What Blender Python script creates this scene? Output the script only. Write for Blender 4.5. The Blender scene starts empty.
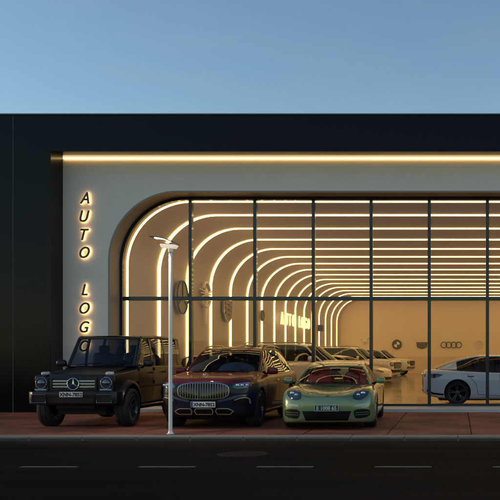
import bpy, bmesh, math, random
from mathutils import Vector, Matrix
from mathutils.bvhtree import BVHTree
from mathutils.geometry import delaunay_2d_cdt

R = math.radians
random.seed(7)
S = bpy.context.scene

# ------------------------------------------------------------------ camera
F = 850.0                      # focal length in pixels of the 500 px photograph
cam_d = bpy.data.cameras.new('camera')
cam = bpy.data.objects.new('camera', cam_d)
S.collection.objects.link(cam)
cam.location = (0, 0, 1.5)
cam.rotation_euler = (R(90), 0, 0)
cam_d.sensor_width = 36.0
cam_d.lens = 36.0 * F / 500.0
cam_d.shift_x = (250 - 458) / 500.0
cam_d.shift_y = (356 - 250) / 500.0
cam_d.clip_start = 0.1
cam_d.clip_end = 6000
S.camera = cam

# ------------------------------------------------------------------ sky and sun
SUN_EL, SUN_AZ = 9.5, -94.0     # azimuth from +Y (view direction), negative = to the left
world = bpy.data.worlds.new('World')
S.world = world
world.use_nodes = True
wn = world.node_tree
bgn = wn.nodes['Background']
sky = wn.nodes.new('ShaderNodeTexSky')
sky.sky_type = 'NISHITA'
sky.sun_disc = False
sky.sun_elevation = R(SUN_EL)
sky.sun_rotation = R(SUN_AZ)
sky.altitude = 100
sky.air_density = 1.0
sky.dust_density = 0.1
sky.ozone_density = 1.6
# thin uneven evening haze: a faint, very low contrast wisp pattern over the sky
stc = wn.nodes.new('ShaderNodeTexCoord')
smp = wn.nodes.new('ShaderNodeMapping'); smp.inputs['Scale'].default_value = (3.0, 3.0, 9.0)
snz = wn.nodes.new('ShaderNodeTexNoise'); snz.inputs['Scale'].default_value = 2.2; snz.inputs['Detail'].default_value = 7; snz.inputs['Roughness'].default_value = .6
wn.links.new(stc.outputs['Generated'], smp.inputs[0]); wn.links.new(smp.outputs[0], snz.inputs['Vector'])
srp = wn.nodes.new('ShaderNodeValToRGB')
srp.color_ramp.elements[0].position = .42; srp.color_ramp.elements[0].color = (0.93, 0.99, 1.02, 1)
srp.color_ramp.elements[1].position = .78; srp.color_ramp.elements[1].color = (1.02, 1.03, 1.02, 1)
wn.links.new(snz.outputs['Fac'], srp.inputs[0])
smx = wn.nodes.new('ShaderNodeMix'); smx.data_type = 'RGBA'; smx.blend_type = 'MULTIPLY'; smx.inputs[0].default_value = 1
wn.links.new(sky.outputs[0], smx.inputs[6]); wn.links.new(srp.outputs[0], smx.inputs[7])
wn.links.new(smx.outputs[2], bgn.inputs[0])
bgn.inputs[1].default_value = 0.13

sun_d = bpy.data.lights.new('sun', 'SUN')
sun_d.energy = 0.8
sun_d.angle = R(0.5)
sun_d.color = (1.0, 0.66, 0.40)
sun = bpy.data.objects.new('sun', sun_d)
S.collection.objects.link(sun)
sd = Vector((math.sin(R(SUN_AZ)) * math.cos(R(SUN_EL)), math.cos(R(SUN_AZ)) * math.cos(R(SUN_EL)), math.sin(R(SUN_EL))))
sun.rotation_euler = (-sd).to_track_quat('-Z', 'Y').to_euler()

S.view_settings.view_transform = 'Standard'
S.view_settings.look = 'None'
S.view_settings.exposure = 0.6
S.view_settings.gamma = 1.0
S.view_settings.use_curve_mapping = False
S.render.engine = 'CYCLES'
S.cycles.use_denoising = True
S.cycles.max_bounces = 10
S.cycles.transparent_max_bounces = 24
S.cycles.diffuse_bounces = 5
S.cycles.glossy_bounces = 4
S.cycles.caustics_reflective = False
S.cycles.caustics_refractive = False
S.cycles.sample_clamp_indirect = 4.0

# ------------------------------------------------------------------ materials
def _in(b, *names):
    for n in names:
        if n in b.inputs: return b.inputs[n]
    raise KeyError(names)

def mat(name, col, rough=0.5, metal=0.0, coat=0.0, spec=0.5, emit=None, es=0.0, noise=0.0, nscale=6.0,
        bump=0.0, bscale=40.0, rnoise=0.0, coat_rough=0.04):
    m = bpy.data.materials.new(name); m.use_nodes = True
    nt = m.node_tree; b = nt.nodes['Principled BSDF']
    b.inputs['Base Color'].default_value = (*col, 1)
    b.inputs['Roughness'].default_value = rough
    b.inputs['Metallic'].default_value = metal
    _in(b, 'Specular IOR Level').default_value = spec
    _in(b, 'Coat Weight').default_value = coat
    _in(b, 'Coat Roughness').default_value = coat_rough
    if emit:
        _in(b, 'Emission Color').default_value = (*emit, 1)
        _in(b, 'Emission Strength').default_value = es
    if noise or bump or rnoise:
        tc = nt.nodes.new('ShaderNodeTexCoord')
        nz = nt.nodes.new('ShaderNodeTexNoise'); nz.inputs['Scale'].default_value = nscale
        nz.inputs['Detail'].default_value = 8; nz.inputs['Roughness'].default_value = 0.62
        nt.links.new(tc.outputs['Object'], nz.inputs['Vector'])
        if noise:
            mx = nt.nodes.new('ShaderNodeMix'); mx.data_type = 'RGBA'
            mx.inputs[6].default_value = (*[c * (1 - noise) for c in col], 1)
            mx.inputs[7].default_value = (*[min(1, c * (1 + noise)) for c in col], 1)
            nt.links.new(nz.outputs['Fac'], mx.inputs[0])
            nt.links.new(mx.outputs[2], b.inputs['Base Color'])
        if rnoise:
            mr = nt.nodes.new('ShaderNodeMapRange')
            mr.inputs[1].default_value = 0.3; mr.inputs[2].default_value = 0.7
            mr.inputs[3].default_value = max(0.02, rough - rnoise); mr.inputs[4].default_value = rough + rnoise
            nt.links.new(nz.outputs['Fac'], mr.inputs[0]); nt.links.new(mr.outputs[0], b.inputs['Roughness'])
        if bump:
            n2 = nt.nodes.new('ShaderNodeTexNoise'); n2.inputs['Scale'].default_value = bscale
            n2.inputs['Detail'].default_value = 6
            nt.links.new(tc.outputs['Object'], n2.inputs['Vector'])
            bp = nt.nodes.new('ShaderNodeBump'); bp.inputs['Strength'].default_value = bump
            bp.inputs['Distance'].default_value = 0.02
            nt.links.new(n2.outputs['Fac'], bp.inputs['Height']); nt.links.new(bp.outputs[0], b.inputs['Normal'])
    return m

def glass_mat(name, tint, refl=1.0, rough=0.0, ior=1.5):
    m = bpy.data.materials.new(name); m.use_nodes = True
    nt = m.node_tree; nt.nodes.clear()
    out = nt.nodes.new('ShaderNodeOutputMaterial')
    tr = nt.nodes.new('ShaderNodeBsdfTransparent'); tr.inputs[0].default_value = (*tint, 1)
    gl = nt.nodes.new('ShaderNodeBsdfGlossy'); gl.inputs[0].default_value = (refl, refl, refl, 1); gl.inputs['Roughness'].default_value = rough
    fr = nt.nodes.new('ShaderNodeFresnel'); fr.inputs[0].default_value = ior
    mx = nt.nodes.new('ShaderNodeMixShader')
    ge = nt.nodes.new('ShaderNodeNewGeometry')
    ms = nt.nodes.new('ShaderNodeMath'); ms.operation = 'SUBTRACT'; ms.inputs[0].default_value = 1.0; nt.links.new(ge.outputs['Backfacing'], ms.inputs[1])
    mu = nt.nodes.new('ShaderNodeMath'); mu.operation = 'MULTIPLY'; nt.links.new(fr.outputs[0], mu.inputs[0]); nt.links.new(ms.outputs[0], mu.inputs[1])
    nt.links.new(mu.outputs[0], mx.inputs[0]); nt.links.new(tr.outputs[0], mx.inputs[1]); nt.links.new(gl.outputs[0], mx.inputs[2])
    nt.links.new(mx.outputs[0], out.inputs[0])
    return m

WARM = (1.0, 0.66, 0.215)
M = dict(
    panel=mat('black_panel', (0.003, 0.003, 0.004), 0.14, spec=0.17, noise=0.25, nscale=0.35, rnoise=0.05),
    panel_joint=mat('panel_joint', (0.05, 0.055, 0.06), 0.4),
    coping=mat('coping_metal', (0.10, 0.12, 0.14), 0.3, metal=0.8),
    white_wall=mat('white_render', (0.95, 0.81, 0.68), 0.75, noise=0.05, nscale=1.2, bump=0.05, bscale=60),
    reveal=mat('bronze_reveal', (0.34, 0.27, 0.21), 0.5, noise=0.06, nscale=2),
    frame=mat('anthracite_frame', (0.012, 0.017, 0.027), 0.28, metal=0.2, coat=0.3),
    tan=mat('tan_plaster', (0.58, 0.475, 0.44), 0.62, noise=0.05, nscale=0.8),
    backwall=mat('back_plaster', (0.82, 0.69, 0.60), 0.6, noise=0.05, nscale=0.6),
    floor=mat('polished_floor', (0.30, 0.235, 0.18), 0.16, noise=0.3, nscale=1.1, rnoise=0.07, coat=0.2),
    strip=mat('led_strip', (0.9, 0.8, 0.6), 0.5, emit=WARM, es=5.2),
    strip_out=mat('led_strip_soffit', (0.9, 0.8, 0.6), 0.5, emit=(1.0, .70, .3), es=2.5),
    halo=mat('letter_backlight', (0.9, 0.8, 0.6), 0.5, emit=(1.0, 0.66, 0.28), es=2.1),
    letter=mat('letter_face', (0.075, 0.048, 0.022), 0.4, metal=0.3),
    sign_glow=mat('sign_glow', (0.9, 0.8, 0.6), 0.5, emit=(1.0, 0.76, 0.34), es=1.0),
    plinth=mat('pale_stone', (0.62, 0.58, 0.52), 0.6, noise=0.15, nscale=5, bump=0.1),
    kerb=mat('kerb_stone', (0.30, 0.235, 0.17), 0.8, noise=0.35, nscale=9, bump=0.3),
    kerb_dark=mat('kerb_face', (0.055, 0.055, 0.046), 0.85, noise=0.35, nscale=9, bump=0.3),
    concrete=mat('concrete', (0.16, 0.155, 0.15), 0.85, noise=0.2, nscale=1),
    paint_line=mat('road_paint', (0.19, 0.165, 0.13), 0.8, spec=.1, noise=0.75, nscale=18, bump=0.2),
    pole=mat('white_pole', (0.86, 0.85, 0.83), 0.35, metal=0.1, noise=0.04, nscale=9),
    iron=mat('cast_iron', (0.017, 0.012, 0.008), 0.75, metal=0.0, spec=.15, noise=.3, nscale=20),
    lamp_dark=mat('lamp_dark', (0.03, 0.03, 0.035), 0.4),
    lamp_lit=mat('lamp_lit', (0.9, 0.9, 0.85), 0.4, emit=(1.0, 0.90, 0.76), es=2.2),
    lamp_cream=mat('lamp_cream', (0.8, 0.75, 0.66), 0.4, emit=(1.0, 0.82, 0.6), es=0.4),
    rubber=mat('tyre_rubber', (0.012, 0.012, 0.012), 0.75, bump=0.3, bscale=60),
    rim_black=mat('rim_black', (0.10, 0.10, 0.11), 0.3, metal=0.7),
    rim_grey=mat('rim_grey', (0.085, 0.085, 0.09), 0.3, metal=0.85),
    chrome=mat('chrome', (0.75, 0.75, 0.77), 0.12, metal=1.0),
    bright_trim=mat('satin_silver_trim', (0.55, 0.46, 0.38), 0.3, metal=0.45, coat=.5),
    wing_trim=mat('blue_grey_trim', (0.10, 0.12, 0.16), 0.25, metal=0.6, coat=.5),
    dark_chrome=mat('dark_chrome', (0.30, 0.30, 0.32), 0.2, metal=1.0),
    black_trim=mat('black_trim', (0.006, 0.006, 0.006), 0.5, spec=0.2),
    black_gloss=mat('black_gloss', (0.006, 0.006, 0.007), 0.12, coat=0.5),
    under=mat('wheel_well', (0.006, 0.006, 0.006), 0.9),
    seam=mat('panel_gap', (0.003, 0.003, 0.003), 0.8),
    lamp_house=mat('headlight_housing', (0.02, 0.026, 0.035), 0.08, coat=1.0),
    lamp_lens=mat('headlight_lens', (0.60, 0.68, 0.80), 0.12, metal=0.9, coat=1.0),
    lens_white=mat('clear_marker', (0.42, 0.43, 0.42), 0.2, coat=1),
    tail=mat('tail_lamp', (0.06, 0.012, 0.01), 0.15, coat=1.0),
    plate=mat('plate_white', (0.86, 0.82, 0.74), 0.45),
    plate_black=mat('plate_black', (0.02, 0.03, 0.025), 0.4),
    plate_ink=mat('plate_ink', (0.015, 0.015, 0.02), 0.5),
    plate_light=mat('plate_light', (0.55, 0.58, 0.52), 0.5),
    plate_blue=mat('plate_blue', (0.02, 0.05, 0.3), 0.4),
    g_black=mat('matte_black_paint', (0.009, 0.008, 0.007), 0.34, metal=0.0, spec=.3, coat=0.2, coat_rough=0.2),
    maroon=mat('maroon_paint', (0.11, 0.004, 0.006), 0.42, metal=0.0, coat=0.45, spec=.2, coat_rough=0.02),
    navy=mat('navy_paint', (0.007, 0.011, 0.024), 0.4, metal=0.0, coat=0.35, spec=.2, coat_rough=0.02),
    green=mat('sage_green_paint', (0.175, 0.25, 0.125), 0.27, metal=0.3, coat=1.0, coat_rough=0.03),
    silver=mat('silver_paint', (0.62, 0.63, 0.66), 0.28, metal=0.4, coat=1.0),
    white_car=mat('white_paint', (0.80, 0.80, 0.82), 0.25, coat=1.0),
    graphite=mat('graphite_paint', (0.05, 0.048, 0.046), 0.3, metal=0.2, coat=1.0),
    pearl=mat('pearl_paint', (0.68, 0.66, 0.64), 0.25, metal=0.3, coat=1.0),
    beige=mat('beige_paint', (0.44, 0.41, 0.38), 0.25, metal=0.5, coat=1.0),
    red_leather=mat('red_leather', (0.62, 0.03, 0.02), 0.5),
    dark_leather=mat('dark_leather', (0.03, 0.032, 0.04), 0.5),
    grey_leather=mat('grey_leather', (0.14, 0.15, 0.17), 0.5),
    cabin=mat('cabin_dark', (0.012, 0.012, 0.013), 0.7),
    gold=mat('gold_badge', (0.65, 0.42, 0.12), 0.3, metal=1.0),
    gold_reflection=mat('bonnet_edge_reflection', (0.30, 0.27, 0.13), 0.2, metal=0.9),  # gold colour stands in for a warm reflection along the bonnet edge
    emblem_dark=mat('emblem_dark', (0.02, 0.018, 0.016), 0.5, metal=0.1),
    emblem_bronze=mat('emblem_bronze', (0.26, 0.18, 0.12), 0.45, metal=0.0),
    emblem_red=mat('emblem_red', (0.22, 0.05, 0.03), 0.4),
    emblem_pale=mat('emblem_pale', (0.85, 0.80, 0.70), 0.4, metal=0.3),
    emblem_blue=mat('emblem_blue', (0.05, 0.09, 0.14), 0.4),
)
M['win'] = glass_mat('showroom_glass', (0.90, 0.90, 0.90), 1.0, 0.0, 1.45)
M['cglass'] = glass_mat('car_glass', (0.50, 0.52, 0.52), 1.0, 0.0, 1.5)
M['sglass'] = glass_mat('clear_glass', (0.85, 0.87, 0.85), 0.6, 0.0, 1.35)
M['tglass'] = glass_mat('tinted_glass', (0.34, 0.36, 0.40), 0.75, 0.0, 1.5)
M['gglass'] = glass_mat('off_roader_glass', (0.60, 0.64, 0.70), 0.7, 0.0, 1.45)
M['lamp_glass'] = mat('headlight_reflector', (0.07, 0.085, 0.12), 0.12, metal=0.6, coat=1.0)

def asphalt():
    m = bpy.data.materials.new('asphalt'); m.use_nodes = True
    nt = m.node_tree; b = nt.nodes['Principled BSDF']; L = nt.links.new
    tc = nt.nodes.new('ShaderNodeTexCoord')
    n1 = nt.nodes.new('ShaderNodeTexNoise'); n1.inputs['Scale'].default_value = 70; n1.inputs['Detail'].default_value = 4
    n2 = nt.nodes.new('ShaderNodeTexNoise'); n2.inputs['Scale'].default_value = 0.5; n2.inputs['Detail'].default_value = 7
    mp = nt.nodes.new('ShaderNodeMapping'); mp.inputs['Scale'].default_value = (0.35, 2.2, 1)
    L(tc.outputs['Object'], n1.inputs[0]); L(tc.outputs['Object'], mp.inputs[0]); L(mp.outputs[0], n2.inputs[0])
    r1 = nt.nodes.new('ShaderNodeValToRGB')
    r1.color_ramp.elements[0].position = 0.3; r1.color_ramp.elements[0].color = (0.0065, 0.0050, 0.0034, 1)
    r1.color_ramp.elements[1].position = 0.72; r1.color_ramp.elements[1].color = (0.023, 0.0170, 0.0112, 1)
    L(n1.outputs['Fac'], r1.inputs[0])
    r2 = nt.nodes.new('ShaderNodeValToRGB')
    r2.color_ramp.elements[0].position = 0.33; r2.color_ramp.elements[0].color = (0.6, 0.6, 0.6, 1)
    r2.color_ramp.elements[1].position = 0.7; r2.color_ramp.elements[1].color = (1.25, 1.22, 1.18, 1)
    L(n2.outputs['Fac'], r2.inputs[0])
    mx = nt.nodes.new('ShaderNodeMix'); mx.data_type = 'RGBA'; mx.blend_type = 'MULTIPLY'; mx.inputs[0].default_value = 1
    L(r1.outputs[0], mx.inputs[6]); L(r2.outputs[0], mx.inputs[7])
    # gutter dirt beside the kerb and worn wheel tracks
    sx = nt.nodes.new('ShaderNodeSeparateXYZ'); L(tc.outputs['Object'], sx.inputs[0])
    g1 = nt.nodes.new('ShaderNodeMapRange'); g1.inputs[1].default_value = 14.7; g1.inputs[2].default_value = 15.8; L(sx.outputs['Y'], g1.inputs[0])
    n4 = nt.nodes.new('ShaderNodeTexNoise'); n4.inputs['Scale'].default_value = 2.4; n4.inputs['Detail'].default_value = 8; L(tc.outputs['Object'], n4.inputs[0])
    gm = nt.nodes.new('ShaderNodeMath'); gm.operation = 'MULTIPLY'; L(g1.outputs[0], gm.inputs[0]); L(n4.outputs['Fac'], gm.inputs[1])
    m2 = nt.nodes.new('ShaderNodeMix'); m2.data_type = 'RGBA'; m2.inputs[7].default_value = (0.060, 0.042, 0.027, 1)
    L(gm.outputs[0], m2.inputs[0]); L(mx.outputs[2], m2.inputs[6]); L(m2.outputs[2], b.inputs['Base Color'])
    bp = nt.nodes.new('ShaderNodeBump'); bp.inputs['Strength'].default_value = 0.6; bp.inputs['Distance'].default_value = 0.01
    L(n1.outputs['Fac'], bp.inputs['Height']); L(bp.outputs[0], b.inputs['Normal'])
    b.inputs['Roughness'].default_value = 0.85
    _in(b, 'Specular IOR Level').default_value = 0.03
    return m

def paving():
    m = bpy.data.materials.new('red_paving'); m.use_nodes = True
    nt = m.node_tree; b = nt.nodes['Principled BSDF']; L = nt.links.new
    tc = nt.nodes.new('ShaderNodeTexCoord')
    br = nt.nodes.new('ShaderNodeTexBrick')
    br.inputs['Scale'].default_value = 1.0
    br.inputs['Brick Width'].default_value = 0.405; br.inputs['Row Height'].default_value = 0.2
    br.inputs['Mortar Size'].default_value = 0.006; br.inputs['Mortar Smooth'].default_value = 0.3
    br.inputs['Color1'].default_value = (0.35, 0.115, 0.072, 1)
    br.inputs['Color2'].default_value = (0.28, 0.090, 0.058, 1)
    br.inputs['Mortar'].default_value = (0.19, 0.06, 0.04, 1)
    L(tc.outputs['Object'], br.inputs['Vector'])
    nz = nt.nodes.new('ShaderNodeTexNoise'); nz.inputs['Scale'].default_value = 0.9; nz.inputs['Detail'].default_value = 9
    L(tc.outputs['Object'], nz.inputs[0])
    rp = nt.nodes.new('ShaderNodeValToRGB')
    rp.color_ramp.elements[0].position = 0.36; rp.color_ramp.elements[0].color = (0.58, 0.60, 0.62, 1)
    rp.color_ramp.elements[1].position = 0.62; rp.color_ramp.elements[1].color = (1.15, 1.1, 1.05, 1)
    L(nz.outputs['Fac'], rp.inputs[0])
    mx = nt.nodes.new('ShaderNodeMix'); mx.data_type = 'RGBA'; mx.blend_type = 'MULTIPLY'; mx.inputs[0].default_value = 1
    L(br.outputs['Color'], mx.inputs[6]); L(rp.outputs[0], mx.inputs[7])
    L(mx.outputs[2], b.inputs['Base Color'])
    n3 = nt.nodes.new('ShaderNodeTexNoise'); n3.inputs['Scale'].default_value = 45
    L(tc.outputs['Object'], n3.inputs[0])
    bp = nt.nodes.new('ShaderNodeBump'); bp.inputs['Strength'].default_value = 0.35; bp.inputs['Distance'].default_value = 0.01
    L(n3.outputs['Fac'], bp.inputs['Height']); L(bp.outputs[0], b.inputs['Normal'])
    b.inputs['Roughness'].default_value = 0.75
    _in(b, 'Specular IOR Level').default_value = 0.2
    return m
M['asphalt'] = asphalt(); M['paving'] = paving()
M['soil'] = mat('dry_ground', (0.07, 0.065, 0.05), 0.95, noise=0.4, nscale=0.3)

# ------------------------------------------------------------------ mesh helpers
def link(o, parent=None):
    S.collection.objects.link(o)
    if parent is not None: o.parent = parent
    return o

def mesh_obj(name, verts, faces, m, parent=None, smooth=None, mats=None, fmat=None):
    me = bpy.data.meshes.new(name)
    me.from_pydata([tuple(v) for v in verts], [], faces)
    for mm in (mats or [m]): me.materials.append(mm)
    if fmat:
        for p, i in zip(me.polygons, fmat): p.material_index = i
    bm = bmesh.new(); bm.from_mesh(me); bmesh.ops.recalc_face_normals(bm, faces=bm.faces); bm.to_mesh(me); bm.free()
    if smooth is not None:
        for p in me.polygons: p.use_smooth = True
        me.set_sharp_from_angle(angle=R(smooth))
    me.update()
    o = bpy.data.objects.new(name, me)
    return link(o, parent)

class MB:
    """collects verts and faces of ONE mesh"""
    def __init__(s): s.v = []; s.f = []; s.m = []
    def add(s, verts, faces, mi=0):
        n = len(s.v); s.v += [Vector(v) for v in verts]; s.f += [tuple(i + n for i in f) for f in faces]; s.m += [mi] * len(faces)
        return s
    def box(s, x0, x1, y0, y1, z0, z1, mi=0):
        v = [(x, y, z) for x in (x0, x1) for y in (y0, y1) for z in (z0, z1)]
        return s.add(v, [(0, 1, 3, 2), (4, 6, 7, 5), (0, 4, 5, 1), (2, 3, 7, 6), (0, 2, 6, 4), (1, 5, 7, 3)], mi)
    def obox(s, c, half, mtx=None, mi=0):
        hx, hy, hz = half
        v = [Vector((x, y, z)) for x in (-hx, hx) for y in (-hy, hy) for z in (-hz, hz)]
        if mtx: v = [mtx @ p for p in v]
        return s.add([p + Vector(c) for p in v], [(0, 1, 3, 2), (4, 6, 7, 5), (0, 4, 5, 1), (2, 3, 7, 6), (0, 2, 6, 4), (1, 5, 7, 3)], mi)
    def prism(s, poly, axis, a, b, mi=0):
        """poly in 2D; axis 'x': (y,z) swept a..b along x; 'y': (x,z); 'z': (x,y)"""
        def P(p, t): return (t, p[0], p[1]) if axis == 'x' else (p[0], t, p[1]) if axis == 'y' else (p[0], p[1], t)
        n = len(poly)
        v = [P(p, a) for p in poly] + [P(p, b) for p in poly]
        f = [tuple(range(n)), tuple(range(2 * n - 1, n - 1, -1))] + [(i, (i + 1) % n, (i + 1) % n + n, i + n) for i in range(n)]
        return s.add(v, f, mi)
    def tube(s, pts, r, n=10, mi=0, closed=False, caps=True, flat=None):
        """sweep round (or elliptic flat=(rx,ry,up)) section along pts; r scalar or list"""
        pts = [Vector(p) for p in pts]; k = len(pts); base = len(s.v)
        up0 = Vector(flat[2]) if flat else None
        for i, p in enumerate(pts):
            a = pts[(i - 1) % k] if closed else pts[max(i - 1, 0)]
            b = pts[(i + 1) % k] if closed else pts[min(i + 1, k - 1)]
            t = (b - a).normalized()
            up = up0 if up0 else (Vector((0, 0, 1)) if abs(t.z) < .9 else Vector((1, 0, 0)))
            u = (up - t * up.dot(t)).normalized(); w = t.cross(u)
            rr = r[i] if isinstance(r, (list, tuple)) else r
            for j in range(n):
                an = 2 * math.pi * j / n
                if flat: s.v.append(p + w * math.cos(an) * flat[0] + u * math.sin(an) * flat[1])
                else: s.v.append(p + (w * math.cos(an) + u * math.sin(an)) * rr)
        m = k if closed else k - 1
        for i in range(m):
            for j in range(n):
                a = base + i * n + j; b = base + i * n + (j + 1) % n
                c = base + ((i + 1) % k) * n + (j + 1) % n; d = base + ((i + 1) % k) * n + j
                s.f.append((a, b, c, d)); s.m.append(mi)
        if caps and not closed:
            s.f.append(tuple(base + j for j in range(n))); s.m.append(mi)
            s.f.append(tuple(base + (k - 1) * n + j for j in reversed(range(n)))); s.m.append(mi)
        return s
    def lathe(s, prof, axis='x', c=(0, 0, 0), n=40, mi=0, closed=False):
        """prof: (a, r) along axis"""
        base = len(s.v); k = len(prof)
        for a, r in prof:
            for j in range(n):
                an = 2 * math.pi * j / n; p, q = r * math.cos(an), r * math.sin(an)
                v = (a, p, q) if axis == 'x' else (p, a, q) if axis == 'y' else (p, q, a)
                s.v.append(Vector(v) + Vector(c))
        for i in range(k if closed else k - 1):
            for j in range(n):
                i2 = (i + 1) % k
                s.f.append((base + i * n + j, base + i * n + (j + 1) % n, base + i2 * n + (j + 1) % n, base + i2 * n + j)); s.m.append(mi)
        if not closed:
            s.f.append(tuple(base + j for j in range(n))); s.m.append(mi)
            s.f.append(tuple(base + (k - 1) * n + j for j in range(n))); s.m.append(mi)
        return s
    def sup(s, c, rad, e=0.6, nu=20, nv=12, mtx=None, mi=0):
        """superellipsoid"""
        base = len(s.v)
        def pw(v, e): return math.copysign(abs(v) ** e, v)
        for i in range(nv + 1):
            ph = -math.pi / 2 + math.pi * i / nv
            for j in range(nu):
                th = 2 * math.pi * j / nu
                p = Vector((rad[0] * pw(math.cos(ph), e) * pw(math.cos(th), e), rad[1] * pw(math.cos(ph), e) * pw(math.sin(th), e), rad[2] * pw(math.sin(ph), e)))
                if mtx: p = mtx @ p
                s.v.append(p + Vector(c))
        for i in range(nv):
            for j in range(nu):
                s.f.append((base + i * nu + j, base + i * nu + (j + 1) % nu, base + (i + 1) * nu + (j + 1) % nu, base + (i + 1) * nu + j)); s.m.append(mi)
        return s
    def build(s, name, m, parent=None, smooth=None, bevel=0, mats=None, seg=2):
        o = mesh_obj(name, s.v, s.f, m, parent, smooth=None, mats=mats, fmat=s.m if mats else None)
        me = o.data
        bm = bmesh.new(); bm.from_mesh(me)
        bmesh.ops.remove_doubles(bm, verts=bm.verts, dist=1e-5)
        if bevel:
            es = [e for e in bm.edges if len(e.link_faces) == 2 and e.calc_face_angle(0) > R(30)]
            bmesh.ops.bevel(bm, geom=es, offset=bevel, segments=seg, profile=.6, affect='EDGES', clamp_overlap=True)
        bmesh.ops.recalc_face_normals(bm, faces=bm.faces)
        bm.to_mesh(me); bm.free()
        if smooth is not None:
            for p in me.polygons: p.use_smooth = True
            me.set_sharp_from_angle(angle=R(smooth))
        return o

def tag(o, label=None, cat=None, group=None, kind=None):
    if label: o['label'] = label
    if cat: o['category'] = cat
    if group: o['group'] = group
    if kind: o['kind'] = kind
    return o

def thing(name, label, cat, loc=(0, 0, 0), rz=0, group=None):
    o = bpy.data.objects.new(name, None); o.empty_display_size = .3
    link(o); o.location = loc; o.rotation_euler = (0, 0, rz)
    return tag(o, label, cat, group)

def copy_tree(o, parent=None, recolor=None):
    c = o.copy(); S.collection.objects.link(c); c.parent = parent
    for ch in list(o.children): copy_tree(ch, c, recolor)
    if recolor and c.type == 'MESH':
        for i, sl in enumerate(c.material_slots):
            if sl.material in recolor:
                sl.link = 'OBJECT'; sl.material = recolor[sl.material]
    return c

def text_obj(name, txt, size, extrude, m, parent=None, shear=0.0, mtx=None, bold=0.0, sx=1.0):
    cu = bpy.data.curves.new('tmp', 'FONT'); cu.body = txt; cu.size = size; cu.extrude = extrude
    cu.shear = shear; cu.align_x = 'CENTER'; cu.align_y = 'CENTER'; cu.offset = bold; cu.resolution_u = 4
    t = bpy.data.objects.new('tmp', cu); S.collection.objects.link(t)
    bpy.context.view_layer.update()
    me = bpy.data.meshes.new_from_object(t.evaluated_get(bpy.context.evaluated_depsgraph_get()))
    bpy.data.objects.remove(t); bpy.data.curves.remove(cu)
    # centre exactly
    xs = [v.co.x for v in me.vertices]; ys = [v.co.y for v in me.vertices]
    cx, cy = (min(xs) + max(xs)) / 2, (min(ys) + max(ys)) / 2
    for v in me.vertices:
        v.co.x = (v.co.x - cx) * sx; v.co.y -= cy
    me.materials.clear(); me.materials.append(m)
    if mtx: me.transform(mtx)
    o = bpy.data.objects.new(name, me)
    return link(o, parent)
# text stands upright, read from -Y : rotate 90 deg about X
UP = Matrix.Rotation(R(90), 4, 'X')

# ------------------------------------------------------------------ ground
def sheet(name, x0, x1, y0, y1, z, m):
    return tag(mesh_obj(name, [(x0, y0, z), (x1, y0, z), (x1, y1, z), (x0, y1, z)], [(0, 1, 2, 3)], m), kind='structure')
sheet('ground', -2500, 2500, -2500, 2500, -0.20, M['soil'])
sheet('road', -300, 300, -4.0, 15.84, -0.085, M['asphalt'])
def slab(name, x0, x1, y0, y1, z0, z1, m):
    return tag(MB().box(x0, x1, y0, y1, z0, z1).build(name, m), kind='structure')
kb = MB()
x = -90.0
while x < 60:
    zt_ = random.uniform(-.002, .002)
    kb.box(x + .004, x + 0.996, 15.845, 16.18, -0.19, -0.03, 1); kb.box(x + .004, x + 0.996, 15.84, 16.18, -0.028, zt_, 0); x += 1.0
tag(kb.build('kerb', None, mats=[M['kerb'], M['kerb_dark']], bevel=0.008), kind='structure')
slab('opposite_pavement', -300, 300, -9.0, -4.0, -0.19, 0.02, M['concrete'])
# pavement: slabs with dark joints at the measured spacing
pv = MB()
k = -45
while 0.26 + 1.62 * k < 50:
    xa = 0.26 + 1.62 * k
    pv.box(xa + .012, xa + 1.608, 16.185, 23.2, -0.15, 0.0); k += 1
tag(pv.build('pavement', M['paving'], bevel=0.004, seg=1), kind='structure')
slab('pavement_base', -75, 52, 16.182, 23.2, -0.18, -0.02, M['seam'])
dash = MB()
# road markings: separate painted dashes
first = None
for k in range(-12, 20):
    x0 = -6.24 + 1.685 * k
    o = mesh_obj('lane_dash', [(x0, 12.07, -.081), (x0 + .807, 12.07, -.081), (x0 + .807, 12.19, -.081), (x0, 12.19, -.081)], [(0, 1, 2, 3)], M['paint_line'])
    tag(o, kind='structure')

# ------------------------------------------------------------------ building
YF, YW, YG, YB = 22.6, 23.3, 24.0, 69.0      # frame front, white wall, glass, back wall
FL = 0.09
AX, AZ, AR = 9.54, 5.985, 1.85               # arch half width, top, corner radius
def arch_path(ax, az, ar, z0, n=14):
    pts = [(-ax, z0), (-ax, az - ar)]
    for i in range(1, n + 1):
        a = math.pi - (math.pi / 2) * i / n
        pts.append((-ax + ar + ar * math.cos(a), az - ar + ar * math.sin(a)))
    pts += [(-x, z) for x, z in reversed(pts)]
    return pts
def ztop(x, ax=AX, az=AZ, ar=AR):
    x = abs(x)
    if x <= ax - ar: return az
    d = min(ar, x - (ax - ar)); return az - ar + math.sqrt(max(0, ar * ar - d * d))

bld = thing('showroom_building', 'long black panelled car showroom with white recessed wall and wide glazed arch', 'building', (0, YF, 0))
def bpart(mb, name, m, **kw):
    for v in mb.v: v.y -= YF
    return mb.build(name, m, bld, **kw)
XO, ZO, ZT = 10.83, 6.94, 7.91
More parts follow.
